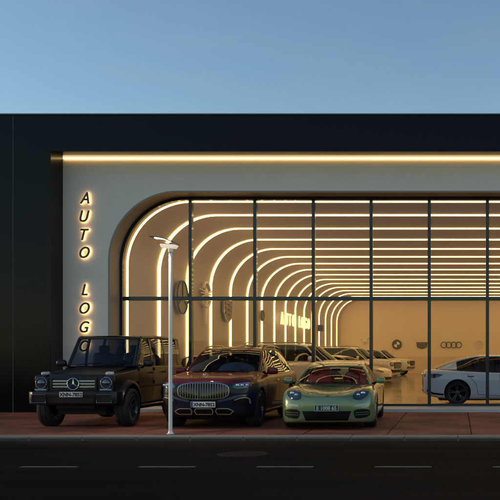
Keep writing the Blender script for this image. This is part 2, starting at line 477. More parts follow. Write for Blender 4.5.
# black facade cladding, panel by panel with 10 mm joints
fc = MB()
for k in range(5):
    for s in (-1, 1):
        a = 11.84 + 5.0 * k; fc.box(min(s * a, s * (a + 4.99)), max(s * a, s * (a + 4.99)), YF, 23.6, 0, ZT)
fc.prism([(-11.82, 0), (-XO, 0), (-XO, ZO), (XO, ZO), (XO, 0), (11.82, 0), (11.82, ZT), (-11.82, ZT)], 'y', YF, 23.6)
bpart(fc, 'facade_cladding', M['panel'], bevel=.006, seg=1)
for s in (-1, 1):
    bpart(MB().box(s * 11.83 - .009, s * 11.83 + .009, YF - .004, YF + .1, 0, ZT), 'panel_joint', M['panel_joint'])
cp = MB().box(-37, 37, YF - .03, YF + .35, ZT, ZT + .035)
bpart(cp, 'roof_coping', M['coping'], bevel=.005, seg=1)
# shell
sh = MB()
sh.box(-36.8, -10.4, 23.6, YB + .5, 0, 7.7); sh.box(10.4, 36.8, 23.6, YB + .5, 0, 7.7)
sh.box(-10.4, 10.4, 24.3, YB + .5, 6.3, 7.7); sh.box(-10.4, 10.4, YB + .05, YB + .5, 0, 6.3)
bpart(sh, 'building_shell', M['concrete'])
# white wall with arch hole
ww = MB()
xs = [-XO, -AX] + [-AX + AR * (1 - math.cos(math.pi / 2 * i / 18)) for i in range(1, 19)]
xs = xs + [-v for v in reversed(xs)]
y0, y1 = YW, YW + .16
for a, b in zip(xs, xs[1:]):
    za = 0.10 if b <= -AX + 1e-6 or a >= AX - 1e-6 else None
    if za is not None: ww.box(a, b, y0, y1, za, ZO - .001)
    else:
        z1, z2 = ztop(a), ztop(b)
        if abs(a) >= AX - 1e-6: z1 = AZ - AR
        if abs(b) >= AX - 1e-6: z2 = AZ - AR
        ww.prism([(a, z1), (b, z2), (b, ZO - .001), (a, ZO - .001)], 'y', y0, y1)
o = bpart(ww, 'recessed_wall', M['white_wall'])
# bronze arch reveal
def arch_shell(mb, ax, az, ar, z0, ya, yb, t, n=20):
    pi = arch_path(ax, az, ar, z0, n); po = arch_path(ax + t, az + t, ar + t, z0, n)
    v = []; k = len(pi)
    for y in (ya, yb):
        v += [(p[0], y, p[1]) for p in pi] + [(p[0], y, p[1]) for p in po]
    f = []
    for i in range(k - 1):
        f += [(i, i + 1, 2 * k + i + 1, 2 * k + i), (k + i, 3 * k + i, 3 * k + i + 1, k + i + 1),
              (i, k + i, k + i + 1, i + 1), (2 * k + i, 2 * k + i + 1, 3 * k + i + 1, 3 * k + i)]
    f += [(0, 2 * k, 3 * k, k), (k - 1, 2 * k - 1, 4 * k - 1, 3 * k - 1)]
    return mb.add(v, f)
bpart(arch_shell(MB(), AX - .004, AZ - .004, AR, .1, YW - .012, YG + .02, .05), 'arch_reveal', M['reveal'], smooth=30)
# plinth
bpart(MB().box(-XO, XO, YF + .003, YG + .06, 0.0, FL - .002), 'plinth', M['plinth'], bevel=.008)
# window frame: arch rim, mullions, transom
fr = MB()
arch_shell(fr, AX - .085, AZ - .085, AR - .06, FL, YG - .05, YG + .12, .08)
MX = [-7.55, -5.73, -4.08, -2.45, -.81, .83, 2.47, 4.11, 5.75, 7.55]
ZTR = 3.12
for mx_ in MX:
    fr.box(mx_ - .046, mx_ + .046, YG - .05, YG + .13, FL, ztop(mx_) - .05)
ed = [-AX + .08] + MX + [AX - .08]
for a, b in zip(ed, ed[1:]):
    aa = a + (.046 if a in MX else 0); bb = b - (.046 if b in MX else 0)
    fr.box(aa, bb, YG - .035, YG + .10, ZTR - .055, ZTR + .055)
    fr.box(aa, bb, YG - .035, YG + .10, FL, FL + .06)
frame = bpart(fr, 'window_frame', M['frame'], bevel=.006, seg=1)
# panes: one per opening
for a, b in zip(ed, ed[1:]):
    aa = a + (.042 if a in MX else 0); bb = b - (.042 if b in MX else 0)
    p = MB().box(aa, bb, YG + .02 - YF, YG + .032 - YF, FL + .055, ZTR - .05)
    p.build('pane', M['win'], frame)
    n = 12
    pts = [(aa, ZTR + .05), (bb, ZTR + .05)] + [(bb + (aa - bb) * i / n, min(AZ - .08, ztop(bb + (aa - bb) * i / n) - .06)) for i in range(n + 1)]
    pts = [q for q in pts if q[1] >= ZTR + .049]
    MB().prism(pts, 'y', YG + .02 - YF, YG + .032 - YF).build('pane', M['win'], frame)
# interior
bpart(arch_shell(MB(), AX + .02, AZ + .02, AR, FL, YG + .13, YB, .08), 'interior_vault', M['tan'], smooth=30)
bpart(MB().box(-10.3, 10.3, YB - .0, YB + .04, 0, 6.2), 'back_wall', M['backwall'])
bpart(MB().box(-10.3, 10.3, YG + .062, YB + .04, 0, FL), 'showroom_floor', M['floor'])
# dark skirting inside
# soffit LED line
led = MB().box(-XO + .02, XO - .02, YW - .05, YW - .004, ZO - .045, ZO - .004)
tag(led.build('soffit_light_strip', M['strip_out']), 'long warm glowing line of light under the black fascia above the pale wall', 'light strip')
# LED rings
ORD = ['first', 'second', 'third', 'fourth', 'fifth', 'sixth', 'seventh', 'eighth', 'ninth', 'tenth', 'eleventh', 'twelfth', 'thirteenth', 'fourteenth', 'fifteenth', 'sixteenth']
ring_me = None
for i in range(16):
    y = 24.28 + 2.84 * i
    if ring_me is None:
        mb = arch_shell(MB(), AX - .030, AZ - .013, AR - .03, FL + .01, -.065, .065, .028, 24)
        o = mb.build('arch_light_strip', M['strip'], smooth=30); ring_me = o.data
        bpy.data.objects.remove(o)
    if i == 0:
        o = arch_shell(MB(), AX - .115, AZ - .098, AR - .04, FL + .01, -.03, .03, .04, 24).build('arch_light_strip', M['strip'], smooth=30)
    else:
        o = link(bpy.data.objects.new('arch_light_strip', ring_me))
    o.location = (0, y, 0)
    lab = ('outermost glowing arch of light, right behind the glass front' if i == 0 else
           'innermost and smallest glowing arch of light, next to the back wall' if i == 15 else
           '%s glowing arch of light counted inwards from the glass front' % ORD[i])
    tag(o, lab, 'light strip', 'glowing arches lining the showroom')

# facade lettering
def letter_thing(ch, x, z, lab):
    t = thing('sign_letter', lab, 'sign letter', (x, YW, z), 0, 'backlit letters down the pale wall')
    text_obj('letter_face', ch, .44, .018, M['letter'], t, shear=.30, mtx=Matrix.Translation((0, -.085, 0)) @ UP, bold=.006, sx=.82)
    text_obj('backlight', ch, .44, .012, M['halo'], t, shear=.30, mtx=Matrix.Translation((0, -.045, 0)) @ UP, bold=.011, sx=.82)
LET = [('A', 198.5, 'letter A'), ('U', 216.8, 'letter U'), ('T', 235, 'letter T'), ('O', 252.8, 'letter O of the upper word'),
       ('L', 290, 'letter L'), ('O', 308.3, 'letter O between L and G'), ('G', 327, 'letter G'), ('O', 346, 'lowest letter O')]
for ch, py, d in LET:
    z = 1.5 + (356 - py) * YW / F
    letter_thing(ch, (86 - 458) * YW / F, z, 'dark italic %s with warm halo, on the pale outside wall' % d)

# interior glowing sign on left wall
ROTL = Matrix.Rotation(R(90), 4, 'Z')
def on_left(y, z, x=-9.42): return Matrix.Translation((x, y, z)) @ ROTL @ UP
sg = thing('interior_sign', 'glowing AUTO LOGO lettering along the left inside wall between the light arches', 'sign', (-9.4, 48.8, 3.5))
xs_l = [-3.9, -2.85, -1.85, -.8, 1.05, 1.95, 2.95, 4.0]
for ch, dx in zip('AUTOLOGO', xs_l):
    text_obj('letter', ch, .92, .04, M['sign_glow'], sg, mtx=Matrix.Translation((.12, dx, 0)) @ ROTL @ UP, bold=.015)

# emblems on the left wall (local: flat in XZ facing -Y, then turned)
def ring_pts(cx, cz, r, n=40, a0=0, a1=360, y=0): return [(cx + r * math.cos(R(a0 + (a1 - a0) * i / n)), y, cz + r * math.sin(R(a0 + (a1 - a0) * i / n))) for i in range(n + (0 if a1 - a0 == 360 else 1))]
def em(name, label, x, y, z, left):
    return thing(name, label, 'emblem', (x, y, z), R(90) if left else 0)
def disc(mb, r, y0, y1, n=40, cx=0, cz=0, mi=0):
    return mb.prism([(cx + r * math.cos(2 * math.pi * i / n), cz + r * math.sin(2 * math.pi * i / n)) for i in range(n)], 'y', y0, y1, mi)
e = em('wall_emblem', 'large round bronze disc emblem on the left inside wall beside the lamp post', -9.5, 29, 3.5, True)
disc(MB(), .58, -.10, -.02).build('disc', M['emblem_bronze'], e, bevel=.01)
MB().tube(ring_pts(0, 0, .56, y=-.11), .025, 8, closed=True).build('rim', M['emblem_dark'], e, smooth=60)
mb = MB()
for k in range(3):
    a = R(90 + 120 * k); mb.obox((.26 * math.cos(a), -.115, .26 * math.sin(a)), (.26, .012, .014), Matrix.Rotation(-a, 3, 'Y'))
mb.build('crest', M['emblem_dark'], e)
e = em('wall_emblem', 'pale winged emblem with a long pointed stem on the left inside wall', -9.5, 31.8, 3.6, True)
mb = MB(); mb.tube(ring_pts(0, .22, .42, a0=20, a1=160, n=20, y=-.08), .06, 8); mb.tube(ring_pts(0, .36, .62, a0=215, a1=325, n=20, y=-.08), .055, 8)
mb.sup((0, -.08, .25), (.22, .05, .2), .9)
for s in (-1, 1):
    for q in range(3): mb.tube([(s * .18, -.08, .3 - .08 * q), (s * (.75 - .12 * q), -.08, .36 - .13 * q)], [.04, .02], 8)
mb.build('wings', M['emblem_pale'], e, smooth=50)
MB().prism([(-.09, .05), (.09, .05), (.05, -.88), (0, -.96), (-.05, -.88)], 'y', -.11, -.04).build('stem', M['emblem_pale'], e, bevel=.01)
e = em('wall_emblem', 'shield shaped bronze and red crest on the left inside wall', -9.5, 34.8, 3.36, True)
MB().prism([(-.62, .45), (.62, .45), (.62, -.1), (.4, -.35), (0, -.5), (-.4, -.35), (-.62, -.1)], 'y', -.09, -.02).build('shield', M['emblem_bronze'], e, bevel=.012)
mb = MB()
for k in range(3): mb.box(-.5 + .03 * k, -.08, -.125, -.095, .26 - .2 * k, .34 - .2 * k); mb.box(.08, .5 - .03 * k, -.125, -.095, .2 - .2 * k, .28 - .2 * k)
mb.build('bars', M['emblem_red'], e)
mb = MB(); mb.tube([(-.6, -.1, .43), (.6, -.1, .43), (.6, -.1, -.1), (.4, -.1, -.34), (0, -.1, -.48), (-.4, -.1, -.34), (-.6, -.1, -.1)], .022, 6, closed=True)
mb.build('rim', M['emblem_pale'], e)
e = em('wall_emblem', 'small round bronze emblem on the left inside wall before the glowing lettering', -9.5, 41, 3.45, True)
disc(MB(), .27, -.08, -.02).build('disc', M['emblem_bronze'], e)
MB().tube(ring_pts(0, 0, .25, y=-.09), .02, 6, closed=True).build('rim', M['emblem_dark'], e)
e = thing('wall_speaker', 'small black box speaker on the left inside wall beyond the glowing lettering', 'speaker', (-9.5, 58, 3.4), R(90))
MB().box(-.35, .35, -.28, 0, -.22, .22).build('cabinet', M['lamp_dark'], e, bevel=.02)
disc(MB(), .14, -.30, -.27).build('cone', M['emblem_dark'], e)
# emblems on the back wall
def BX(px): return (px - 458) * YB / F
e = em('wall_emblem', 'round dark emblem with a ring and four quarters on the back wall', BX(397), YB, 2.43, False)
disc(MB(), .40, -.08, -.02).build('disc', M['emblem_dark'], e)
q = MB()
for k, mi in ((0, 0), (1, 1), (2, 0), (3, 1)):
    pts = [(0, 0)] + [(.24 * math.cos(R(90 * k + 9 * i)), .24 * math.sin(R(90 * k + 9 * i))) for i in range(11)]
    q.prism(pts, 'y', -.10, -.081, mi)
q.build('quarters', None, e, mats=[M['emblem_pale'], M['emblem_blue']])
MB().tube(ring_pts(0, 0, .39, y=-.085), .016, 6, closed=True).build('rim', M['emblem_bronze'], e)
e = em('wall_emblem', 'dark and red notched crest on the back wall behind a window mullion', BX(422), YB, 2.36, False)
MB().prism([(-.45, .26), (.45, .26), (.40, -.12), (.2, -.24), (0, -.28), (-.2, -.24), (-.40, -.12)], 'y', -.07, -.02).build('shield', M['emblem_dark'], e)
mb = MB()
for k in range(3): mb.box(-.36 + .05 * k, .36 - .05 * k, -.09, -.071, .14 - .13 * k, .2 - .13 * k)
mb.build('bars', M['emblem_red'], e)
e = em('wall_emblem', 'dark emblem of four interlocked rings on the back wall', BX(451.3), YB, 2.40, False)
for k in range(4): MB().tube(ring_pts(-.6 + .40 * k, 0, .235, y=-.06 - .012 * (k % 2)), .032, 8, closed=True).build('ring', M['emblem_dark'], e, smooth=60)
e = em('wall_emblem', 'round pale emblem with stacked chevrons on the back wall above the fastback', BX(479), YB, 2.46, False)
MB().tube(ring_pts(0, 0, .32, y=-.06), .024, 8, closed=True).build('rim', M['emblem_pale'], e, smooth=60)
mb = MB()
mb.tube([(-.14, -.06, .27), (0, -.06, .03), (.14, -.06, .27)], .022, 6); mb.tube([(-.26, -.06, .16), (-.12, -.06, -.24), (0, -.06, .0), (.12, -.06, -.24), (.26, -.06, .16)], .022, 6)
mb.build('letters', M['emblem_pale'], e)
e = em('wall_emblem', 'small pale animal figure on the far left of the back wall', BX(365), YB, 2.75, False)
mb = MB(); mb.sup((0, -.06, 0), (.2, .04, .12), 1); mb.tube([(.12, -.06, .05), (.24, -.06, .25), (.36, -.06, .22)], [.07, .05, .03], 8)
for xx in (-.14, -.05, .08, .16): mb.tube([(xx, -.06, -.05), (xx + .04, -.06, -.3)], [.04, .02], 6)
mb.tube([(-.18, -.06, .05), (-.34, -.06, .16), (-.38, -.06, 0)], [.04, .03, .015], 6)
mb.build('figure', M['emblem_pale'], e, smooth=60)

# ------------------------------------------------------------------ manhole
mh = thing('manhole_cover', 'round iron manhole cover sunk in the dark road in front of the maroon SUV', 'manhole', (-3.48, 13.75, -.085))
MB().lathe([(-.01, .40), (.003, .40), (.006, .385), (.003, .375), (-.01, .375)], 'z', n=48, closed=True).build('rim', M['iron'], mh, smooth=40)
mb = MB().lathe([(-.01, .37), (.001, .37), (.001, .0001)], 'z', n=48)
for a in range(-4, 5):
    for b in range(-4, 5):
        if a * a + b * b <= 17: mb.box(a * .075 - .025, a * .075 + .025, b * .075 - .025, b * .075 + .025, .001, .005)
mb.build('lid', M['iron'], mh)

# ------------------------------------------------------------------ lamp post
lp = thing('street_lamp', 'slim white street lamp with a small double panel head by the kerb', 'street lamp', (-5.54, 16.38, 0))
MB().lathe([(0, .036), (3.45, .034), (3.52, .03)], 'z', n=24).build('pole', M['pole'], lp, smooth=50)
MB().lathe([(0, .075), (.012, .075), (.016, .05), (.05, .042)], 'z', n=24).build('base_plate', M['pole'], lp, smooth=40)
MB().lathe([(3.49, .036), (3.50, .045), (3.57, .045), (3.585, .03)], 'z', n=24).build('collar', M['pole'], lp, smooth=40)
def blade(dx0, dx1, z0, z1, ya, yb, t, sag, n=10):
    mb = MB(); v = []
    for j in range(n + 1):
        u = j / n; x = dx0 + (dx1 - dx0) * u; z = z0 + (z1 - z0) * u + sag * (1 - (2 * u - 1) ** 2)
        w = 1 - .35 * (1 - u)
        v += [(x, ya * w, z), (x, yb * w, z), (x, yb * w, z + t), (x, ya * w, z + t)]
    f = []
    for j in range(n):
        a = 4 * j
        f += [(a + q, a + (q + 1) % 4, a + 4 + (q + 1) % 4, a + 4 + q) for q in range(4)]
    f += [(0, 1, 2, 3), (4 * n, 4 * n + 3, 4 * n + 2, 4 * n + 1)]
    return mb.add(v, f)
hd = blade(-.37, .14, 3.785, 3.655, -.18, .16, .014, .03).build('lamp_hood', M['lamp_dark'], lp, smooth=40)
blade(-.29, -.03, 3.762, 3.70, -.125, .125, .012, .022).build('diffuser', M['lamp_lit'], hd, smooth=40)
hb = MB().prism([(-.175, 3.655), (-.155, 3.585), (.085, 3.575), (.125, 3.635), (.11, 3.65)], 'y', -.11, .11).build('lamp_housing', M['lamp_cream'], lp, bevel=.01)
MB().prism([(-.185, 3.668), (-.18, 3.657), (.125, 3.637), (.135, 3.647)], 'y', -.12, .12).build('lamp_lid', M['lamp_dark'], hb, bevel=.003)
ld = bpy.data.lights.new('lamp_light', 'SPOT'); ld.energy = 55; ld.color = (1.0, .90, .78); ld.shadow_soft_size = .05; ld.spot_size = R(120); ld.spot_blend = .6
lo = link(bpy.data.objects.new('lamp_light', ld), lp); lo.location = (-.20, -.16, 3.52); lo.rotation_euler = (R(8), R(-8), 0)

# ------------------------------------------------------------------ car toolkit
# car space: nose at y=0, tail at y=L, x sideways, z up. Unrotated, a car faces the camera.
def pchip(ts, ys, t):
    n = len(ts)
    if t <= ts[0]: return ys[0]
    if t >= ts[-1]: return ys[-1]
    h = [ts[i + 1] - ts[i] for i in range(n - 1)]; d = [(ys[i + 1] - ys[i]) / h[i] for i in range(n - 1)]
    m = [0] * n
    m[0], m[-1] = d[0], d[-1]
    for i in range(1, n - 1):
        if d[i - 1] * d[i] > 0:
            w1, w2 = 2 * h[i] + h[i - 1], h[i] + 2 * h[i - 1]
            m[i] = (w1 + w2) / (w1 / d[i - 1] + w2 / d[i])
    for i in range(n - 1):
        if t <= ts[i + 1]:
            u = (t - ts[i]) / h[i]
            return ((2 * u ** 3 - 3 * u * u + 1) * ys[i] + (u ** 3 - 2 * u * u + u) * h[i] * m[i] +
                    (-2 * u ** 3 + 3 * u * u) * ys[i + 1] + (u ** 3 - u * u) * h[i] * m[i + 1])

def crom(P, sub):
    """centripetal-ish Catmull-Rom through 2D points, sub samples per segment"""
    out = []; n = len(P)
    for i in range(n - 1):
        p0 = P[i - 1] if i else (2 * P[0][0] - P[1][0], 2 * P[0][1] - P[1][1])
        p1, p2 = P[i], P[i + 1]
        p3 = P[i + 2] if i + 2 < n else (2 * P[-1][0] - P[-2][0], 2 * P[-1][1] - P[-2][1])
        l1 = max(1e-4, math.dist(p0, p1)) ** .5; l2 = max(1e-4, math.dist(p1, p2)) ** .5; l3 = max(1e-4, math.dist(p2, p3)) ** .5
        for j in range(sub):
            u = j / sub; q = []
            for c in (0, 1):
                m1 = l2 * ((p1[c] - p0[c]) / l1 - (p2[c] - p0[c]) / (l1 + l2) + (p2[c] - p1[c]) / l2)
                m2 = l2 * ((p2[c] - p1[c]) / l2 - (p3[c] - p1[c]) / (l2 + l3) + (p3[c] - p2[c]) / l3)
                q.append((2 * u ** 3 - 3 * u * u + 1) * p1[c] + (u ** 3 - 2 * u * u + u) * m1 + (-2 * u ** 3 + 3 * u * u) * p2[c] + (u ** 3 - u * u) * m2)
            out.append(tuple(q))
    out.append(P[-1]); return out

def body_loft(rows, step=.05, sub=5, nose=.05):
    """rows: (s, zb, ws, zs, wm, zm, wb, zb2, wt, zt, ztc) -> closed mesh"""
    ts = [r[0] for r in rows]
    st = []
    for a, b in zip(ts, ts[1:]):
        k = max(3, int((b - a) / step + .5)); st += [a + (b - a) * i / k for i in range(k)]
    st.append(ts[-1])
    V, Fc = [], []; rings = []
    for s in st:
        q = [pchip(ts, [r[c] for r in rows], s) for c in range(1, 11)]
        zb, ws, zs, wm, zm, wb, z2, wt, zt, zc = q
        half = [(0, zb), (ws * .55, zb), (ws * .9, zb + .01), (ws, zs), (wm, zm), (wb, z2), (wt, zt), (wt * .55, zt + (zc - zt) * .72), (0, zc)]
        c = crom(half, sub)
        c[0] = (0, zb); c = [(max(0, x), z) for x, z in c]
        full = c + [(-x, z) for x, z in reversed(c[1:-1])]
        rings.append(len(V)); V += [Vector((x, s, z)) for x, z in full]
    n = len(full)
    for a, b in zip(rings, rings[1:]):
        for j in range(n):
            Fc.append((a + j, a + (j + 1) % n, b + (j + 1) % n, b + j))
    for base, sy in ((rings[0], -nose), (rings[-1], .02)):
        pts = [V[base + j] for j in range(n)]; c = sum(pts, Vector()) / n
        # concentric fill so the cap stays quad-like
        prev = [base + j for j in range(n)]
        for sc in (.9, .78, .64, .48, .32, .16):
            cur = []
            for j in range(n): V.append(c + (pts[j] - c) * sc + Vector((0, sy * (1 - sc * sc), 0))); cur.append(len(V) - 1)
            for j in range(n): Fc.append((prev[j], prev[(j + 1) % n], cur[(j + 1) % n], cur[j]))
            prev = cur
        V.append(c + Vector((0, sy, 0))); k = len(V) - 1
        for j in range(n): Fc.append((prev[j], prev[(j + 1) % n], k))
    return V, Fc

def cut(o, cutters):
    """boolean-difference cutters (closed mesh objects) out of o, keep result"""
    for c in cutters:
        c.parent = o.parent
        m = o.modifiers.new('b', 'BOOLEAN'); m.operation = 'DIFFERENCE'; m.object = c; m.solver = 'EXACT'
        try: m.material_mode = 'TRANSFER'
        except Exception: pass
    bpy.context.view_layer.update()
    dg = bpy.context.evaluated_depsgraph_get()
    me = bpy.data.meshes.new_from_object(o.evaluated_get(dg))
    o.modifiers.clear(); old = o.data; o.data = me; me.name = old.name; bpy.data.meshes.remove(old)
    for c in cutters: bpy.data.objects.remove(c)
    return o

class Proj:
    """projects 2D outlines on a surface"""
    def __init__(s, V, Fc): s.b = BVHTree.FromPolygons([tuple(v) for v in V], Fc)
    def hit(s, a, b, ax, side=1):
        if ax == 'f': o, d = Vector((a, -3, b)), Vector((0, 1, 0))
        elif ax == 'r': o, d = Vector((a, 12, b)), Vector((0, -1, 0))
        elif ax == 's': o, d = Vector((3 * side, a, b)), Vector((-side, 0, 0))
        else: o, d = Vector((a, b, 4)), Vector((0, 0, -1))
        h = s.b.ray_cast(o, d)
        if h[0] is None:
            q = Vector((a, 0.3, b)) if ax == 'f' else Vector((a, 4.8, b)) if ax == 'r' else Vector((side * .9, a, b)) if ax == 's' else Vector((a, b, 1))
            h = s.b.find_nearest(q)
        return h[0], d
    def patch(s, outline, ax, off, thick, step=.04, side=1):
        pts = [Vector(p) for p in outline]; n = len(pts)
        # densify the outline
        dense = []
        for i in range(n):
            a, b = pts[i], pts[(i + 1) % n]; k = max(1, int((b - a).length / step))
            dense += [a + (b - a) * j / k for j in range(k)]
        m = len(dense)
        def inside(p):
            c = False; j = m - 1
            for i in range(m):
                yi, yj = dense[i].y, dense[j].y
                if (yi > p.y) != (yj > p.y) and p.x < (dense[j].x - dense[i].x) * (p.y - yi) / (yj - yi + 1e-12) + dense[i].x: c = not c
                j = i
            return c
        ext = list(dense)
        x0 = min(p.x for p in dense); x1 = max(p.x for p in dense); y0 = min(p.y for p in dense); y1 = max(p.y for p in dense)
        ix = int((x1 - x0) / step) + 1; iy = int((y1 - y0) / step) + 1
        for i in range(1, ix):
            for j in range(1, iy):
                p = Vector((x0 + (x1 - x0) * i / ix, y0 + (y1 - y0) * j / iy))
                if inside(p) and min((p - q).length for q in dense) > step * .35: ext.append(p)
        r = delaunay_2d_cdt(ext, [], [list(range(m))], 1, 1e-5)
        vs, fs = r[0], r[2]
        top, bot = [], []
        for p in vs:
            h, d = s.hit(p.x, p.y, ax, side)
            top.append(h - d * off); bot.append(h - d * off + d * thick)
        k = len(vs); V = top + bot; Fc = [tuple(f) for f in fs] + [tuple(i + k for i in reversed(f)) for f in fs]
        cnt = {}
        for f in fs:
            for a, b in zip(f, list(f[1:]) + [f[0]]): cnt[(a, b)] = cnt.get((a, b), 0) + 1
        for (a, b) in list(cnt):
            if (b, a) not in cnt: Fc.append((b, a, a + k, b + k))
        return V, Fc
    def ribbon(s, line, ax, w, off, thick, side=1, step=.05, closed=False):
        pts = [Vector(p) for p in line]; d2 = []
        seg = list(zip(pts, pts[1:] + ([pts[0]] if closed else [])))
        for a, b in seg:
            k = max(1, int((b - a).length / step)); d2 += [a + (b - a) * j / k for j in range(k)]
        if not closed: d2.append(pts[-1])
        V, Fc = [], []; n = len(d2)
        for i, p in enumerate(d2):
            a = d2[i - 1] if (i or closed) else p; b = d2[(i + 1) % n] if (i < n - 1 or closed) else p
            t = (b - a).normalized(); nn = Vector((-t.y, t.x)) * w / 2
            for q in (p + nn, p - nn):
                h, d = s.hit(q.x, q.y, ax, side); V += [h - d * off, h - d * off + d * thick]
        for i in range(n if closed else n - 1):
            a, b = 4 * i, 4 * ((i + 1) % n)
            Fc += [(a, a + 2, b + 2, b), (a + 1, b + 1, b + 3, a + 3), (a, b, b + 1, a + 1), (a + 2, a + 3, b + 3, b + 2)]
        if not closed: Fc += [(0, 1, 3, 2), (4 * n - 4, 4 * n - 2, 4 * n - 1, 4 * n - 3)]
        return V, Fc

def chaikin(pl, it=2):
    for _ in range(it):
        o = []
        for i in range(len(pl)):
            a, b = pl[i], pl[(i + 1) % len(pl)]
            o += [(a[0] * .75 + b[0] * .25, a[1] * .75 + b[1] * .25), (a[0] * .25 + b[0] * .75, a[1] * .25 + b[1] * .75)]
        pl = o
    return pl

def oval(cx, cz, rx, rz, n=28, rot=0, e=1.0):
    out = []
    for i in range(n):
        a = 2 * math.pi * i / n
        x = rx * math.copysign(abs(math.cos(a)) ** e, math.cos(a)); z = rz * math.copysign(abs(math.sin(a)) ** e, math.sin(a))
        out.append((cx + x * math.cos(rot) - z * math.sin(rot), cz + x * math.sin(rot) + z * math.cos(rot)))
    return out
def mir(pl): return [(-a, b) for a, b in reversed(pl)]

def greenhouse(root, rows, iw, ir, paint, glass, pillars, roof_mat=None, trim=None, lin=False, barw=.028, frame_mat=None, qend=None):
    """rows: (ts,tx,tz, bs,bx,bz, fwd, crown); iw = row index of the header, ir = row index of rear header"""
    n = len(rows); tt = list(range(n))
    def ev(t):
        if lin:
            i = min(n - 2, int(t)); u = t - i
            return [rows[i][c] * (1 - u) + rows[i + 1][c] * u for c in range(8)]
        return [pchip(tt, [r[c] for r in rows], t) for c in range(8)]
    def top(t, u):
        q = ev(t); return Vector((u * q[1], q[0] - q[6] * (1 - u * u), q[2] + q[7] * (1 - u * u)))
    def belt(t, sd):
        q = ev(t); return Vector((sd * q[4], q[3], q[5]))
    def side(t, v, sd):
        a = belt(t, sd); b = top(t, sd); p = a + (b - a) * v
        p.x += sd * .035 * 4 * v * (1 - v) * .6; return p
    def grid(fn, ta, tb, nu, nv, th, name, m, sides=None):
        V, Fc = [], []
        for i in range(nu + 1):
            for j in range(nv + 1): V.append(fn(ta + (tb - ta) * i / nu, j / nv))
        k = len(V)
        # normals for thickness
        W = []
        for i in range(nu + 1):
            for j in range(nv + 1):
                a = V[min(i + 1, nu) * (nv + 1) + j] - V[max(i - 1, 0) * (nv + 1) + j]
                b = V[i * (nv + 1) + min(j + 1, nv)] - V[i * (nv + 1) + max(j - 1, 0)]
                nn = a.cross(b)
                if nn.length < 1e-9: nn = Vector((0, 0, 1))
                nn.normalize()
                c = Vector((0, V[i * (nv + 1) + j].y, .8))
                if nn.dot(V[i * (nv + 1) + j] - c) < 0: nn = -nn
                W.append(V[i * (nv + 1) + j] - nn * th)
        for i in range(nu):
            for j in range(nv):
                a = i * (nv + 1) + j; Fc += [(a, a + 1, a + nv + 2, a + nv + 1), (k + a, k + a + nv + 1, k + a + nv + 2, k + a + 1)]
        for i in range(nu):
            for j in (0, nv):
                a = i * (nv + 1) + j; Fc.append((a, a + nv + 1, k + a + nv + 1, k + a))
        for j in range(nv):
            for i in (0, nu):
                a = i * (nv + 1) + j; Fc.append((a, a + 1, k + a + 1, k + a))
        o = mesh_obj(name, V + W, Fc, m, root, smooth=40)
        return o
    gl = []
    e = .0
    ws = grid(lambda t, v: top(t, -1 + 2 * v) , .04, iw - .06, 12, 16, .008, 'windscreen', glass)
    grid(lambda t, v: top(t, -1 + 2 * v) + Vector((0, 0, .004)), iw - .06, ir + .05, 26, 18, .03, 'roof', roof_mat or paint)
    grid(lambda t, v: top(t, -1 + 2 * v), ir + .05, n - 1 - .06, 10, 14, .008, 'rear_window', glass)
    # side windows between pillars
    ed = [0.12] + pillars + [qend or n - 1.12]
    for sd in (-1, 1):
        for a, b in zip(ed, ed[1:]):
            grid(lambda t, v: side(t, .0 + 1.0 * v, sd), a, b, 10, 8, .006, 'side_window', glass)
        if qend: grid(lambda t, v: side(t, v, sd) + Vector((sd * .003, 0, 0)), qend, n - 1.02, 10, 8, .012, 'rear_quarter', paint)
        # roof rail + A and rear pillar as one bar
        pts = [top(i * (n - 1) / 60, sd) for i in range(61)]
        mb = MB(); mb.tube([p + Vector((0, 0, -.004)) for p in pts], barw, 10)
        mb.build('pillar_rail', paint, root, smooth=60)
        mb = MB()
        for p in pillars:
            pp = [side(p, v / 8, sd) for v in range(9)]
            mb2 = MB(); w = .035
            V = []
            for q in pp: V += [q + Vector((sd * .006, -w, 0)), q + Vector((sd * .006, w, 0)), q + Vector((-sd * .03, w, 0)), q + Vector((-sd * .03, -w, 0))]
            Fc = []
            for i in range(8):
                a = 4 * i; Fc += [(a + c, a + (c + 1) % 4, a + 4 + (c + 1) % 4, a + 4 + c) for c in range(4)]
            Fc += [(0, 1, 2, 3), (32, 35, 34, 33)]
            mb2.add(V, Fc); mb2.build('pillar', frame_mat or M['black_gloss'], root, smooth=60)
        if trim:
            pts = [belt(.05 + i * (n - 1.1) / 50, sd) + Vector((sd * .004, 0, .004)) for i in range(51)]
            MB().tube(pts, .011, 6).build('belt_trim', trim, root, smooth=60)
    # dark cabin deck just above the body, inside the belt line
    V, Fc = [], []; N = 30
    for i in range(N + 1):
        q = ev(.02 + i * (n - 1.04) / N)
        for u in (-1, -.5, 0, .5, 1):
            V.append(Vector((u * (q[4] - .035), q[3] - (q[6] * (1 - u * u) * .9 if i < 3 else 0), q[5] - .004)))
    for i in range(N):
        for j in range(4): a = i * 5 + j; Fc.append((a, a + 1, a + 6, a + 5))
    k = len(V)
    V += [v - Vector((0, 0, .012)) for v in V]
    Fc += [tuple(i + k for i in reversed(f)) for f in list(Fc)]
    mesh_obj('cabin_deck', V, Fc, M['cabin'], root)
    return top, belt, side

def seat(root, x, y, zb, zt, m, w=.25, lean=.14, head=True):
    mb = MB()
    h = zt - zb
    mb.sup((x, y + lean * .5, zb + h * .42), (w, .075, h * .5), .55, 18, 12, Matrix.Rotation(-lean * .9, 3, 'X'))
    o = mb.build('seat', m, root, smooth=60)
    if head:
        MB().sup((x, y + lean, zt + .045), (w * .5, .05, .085), .6, 16, 10).build('headrest', m, root, smooth=60)
    return o

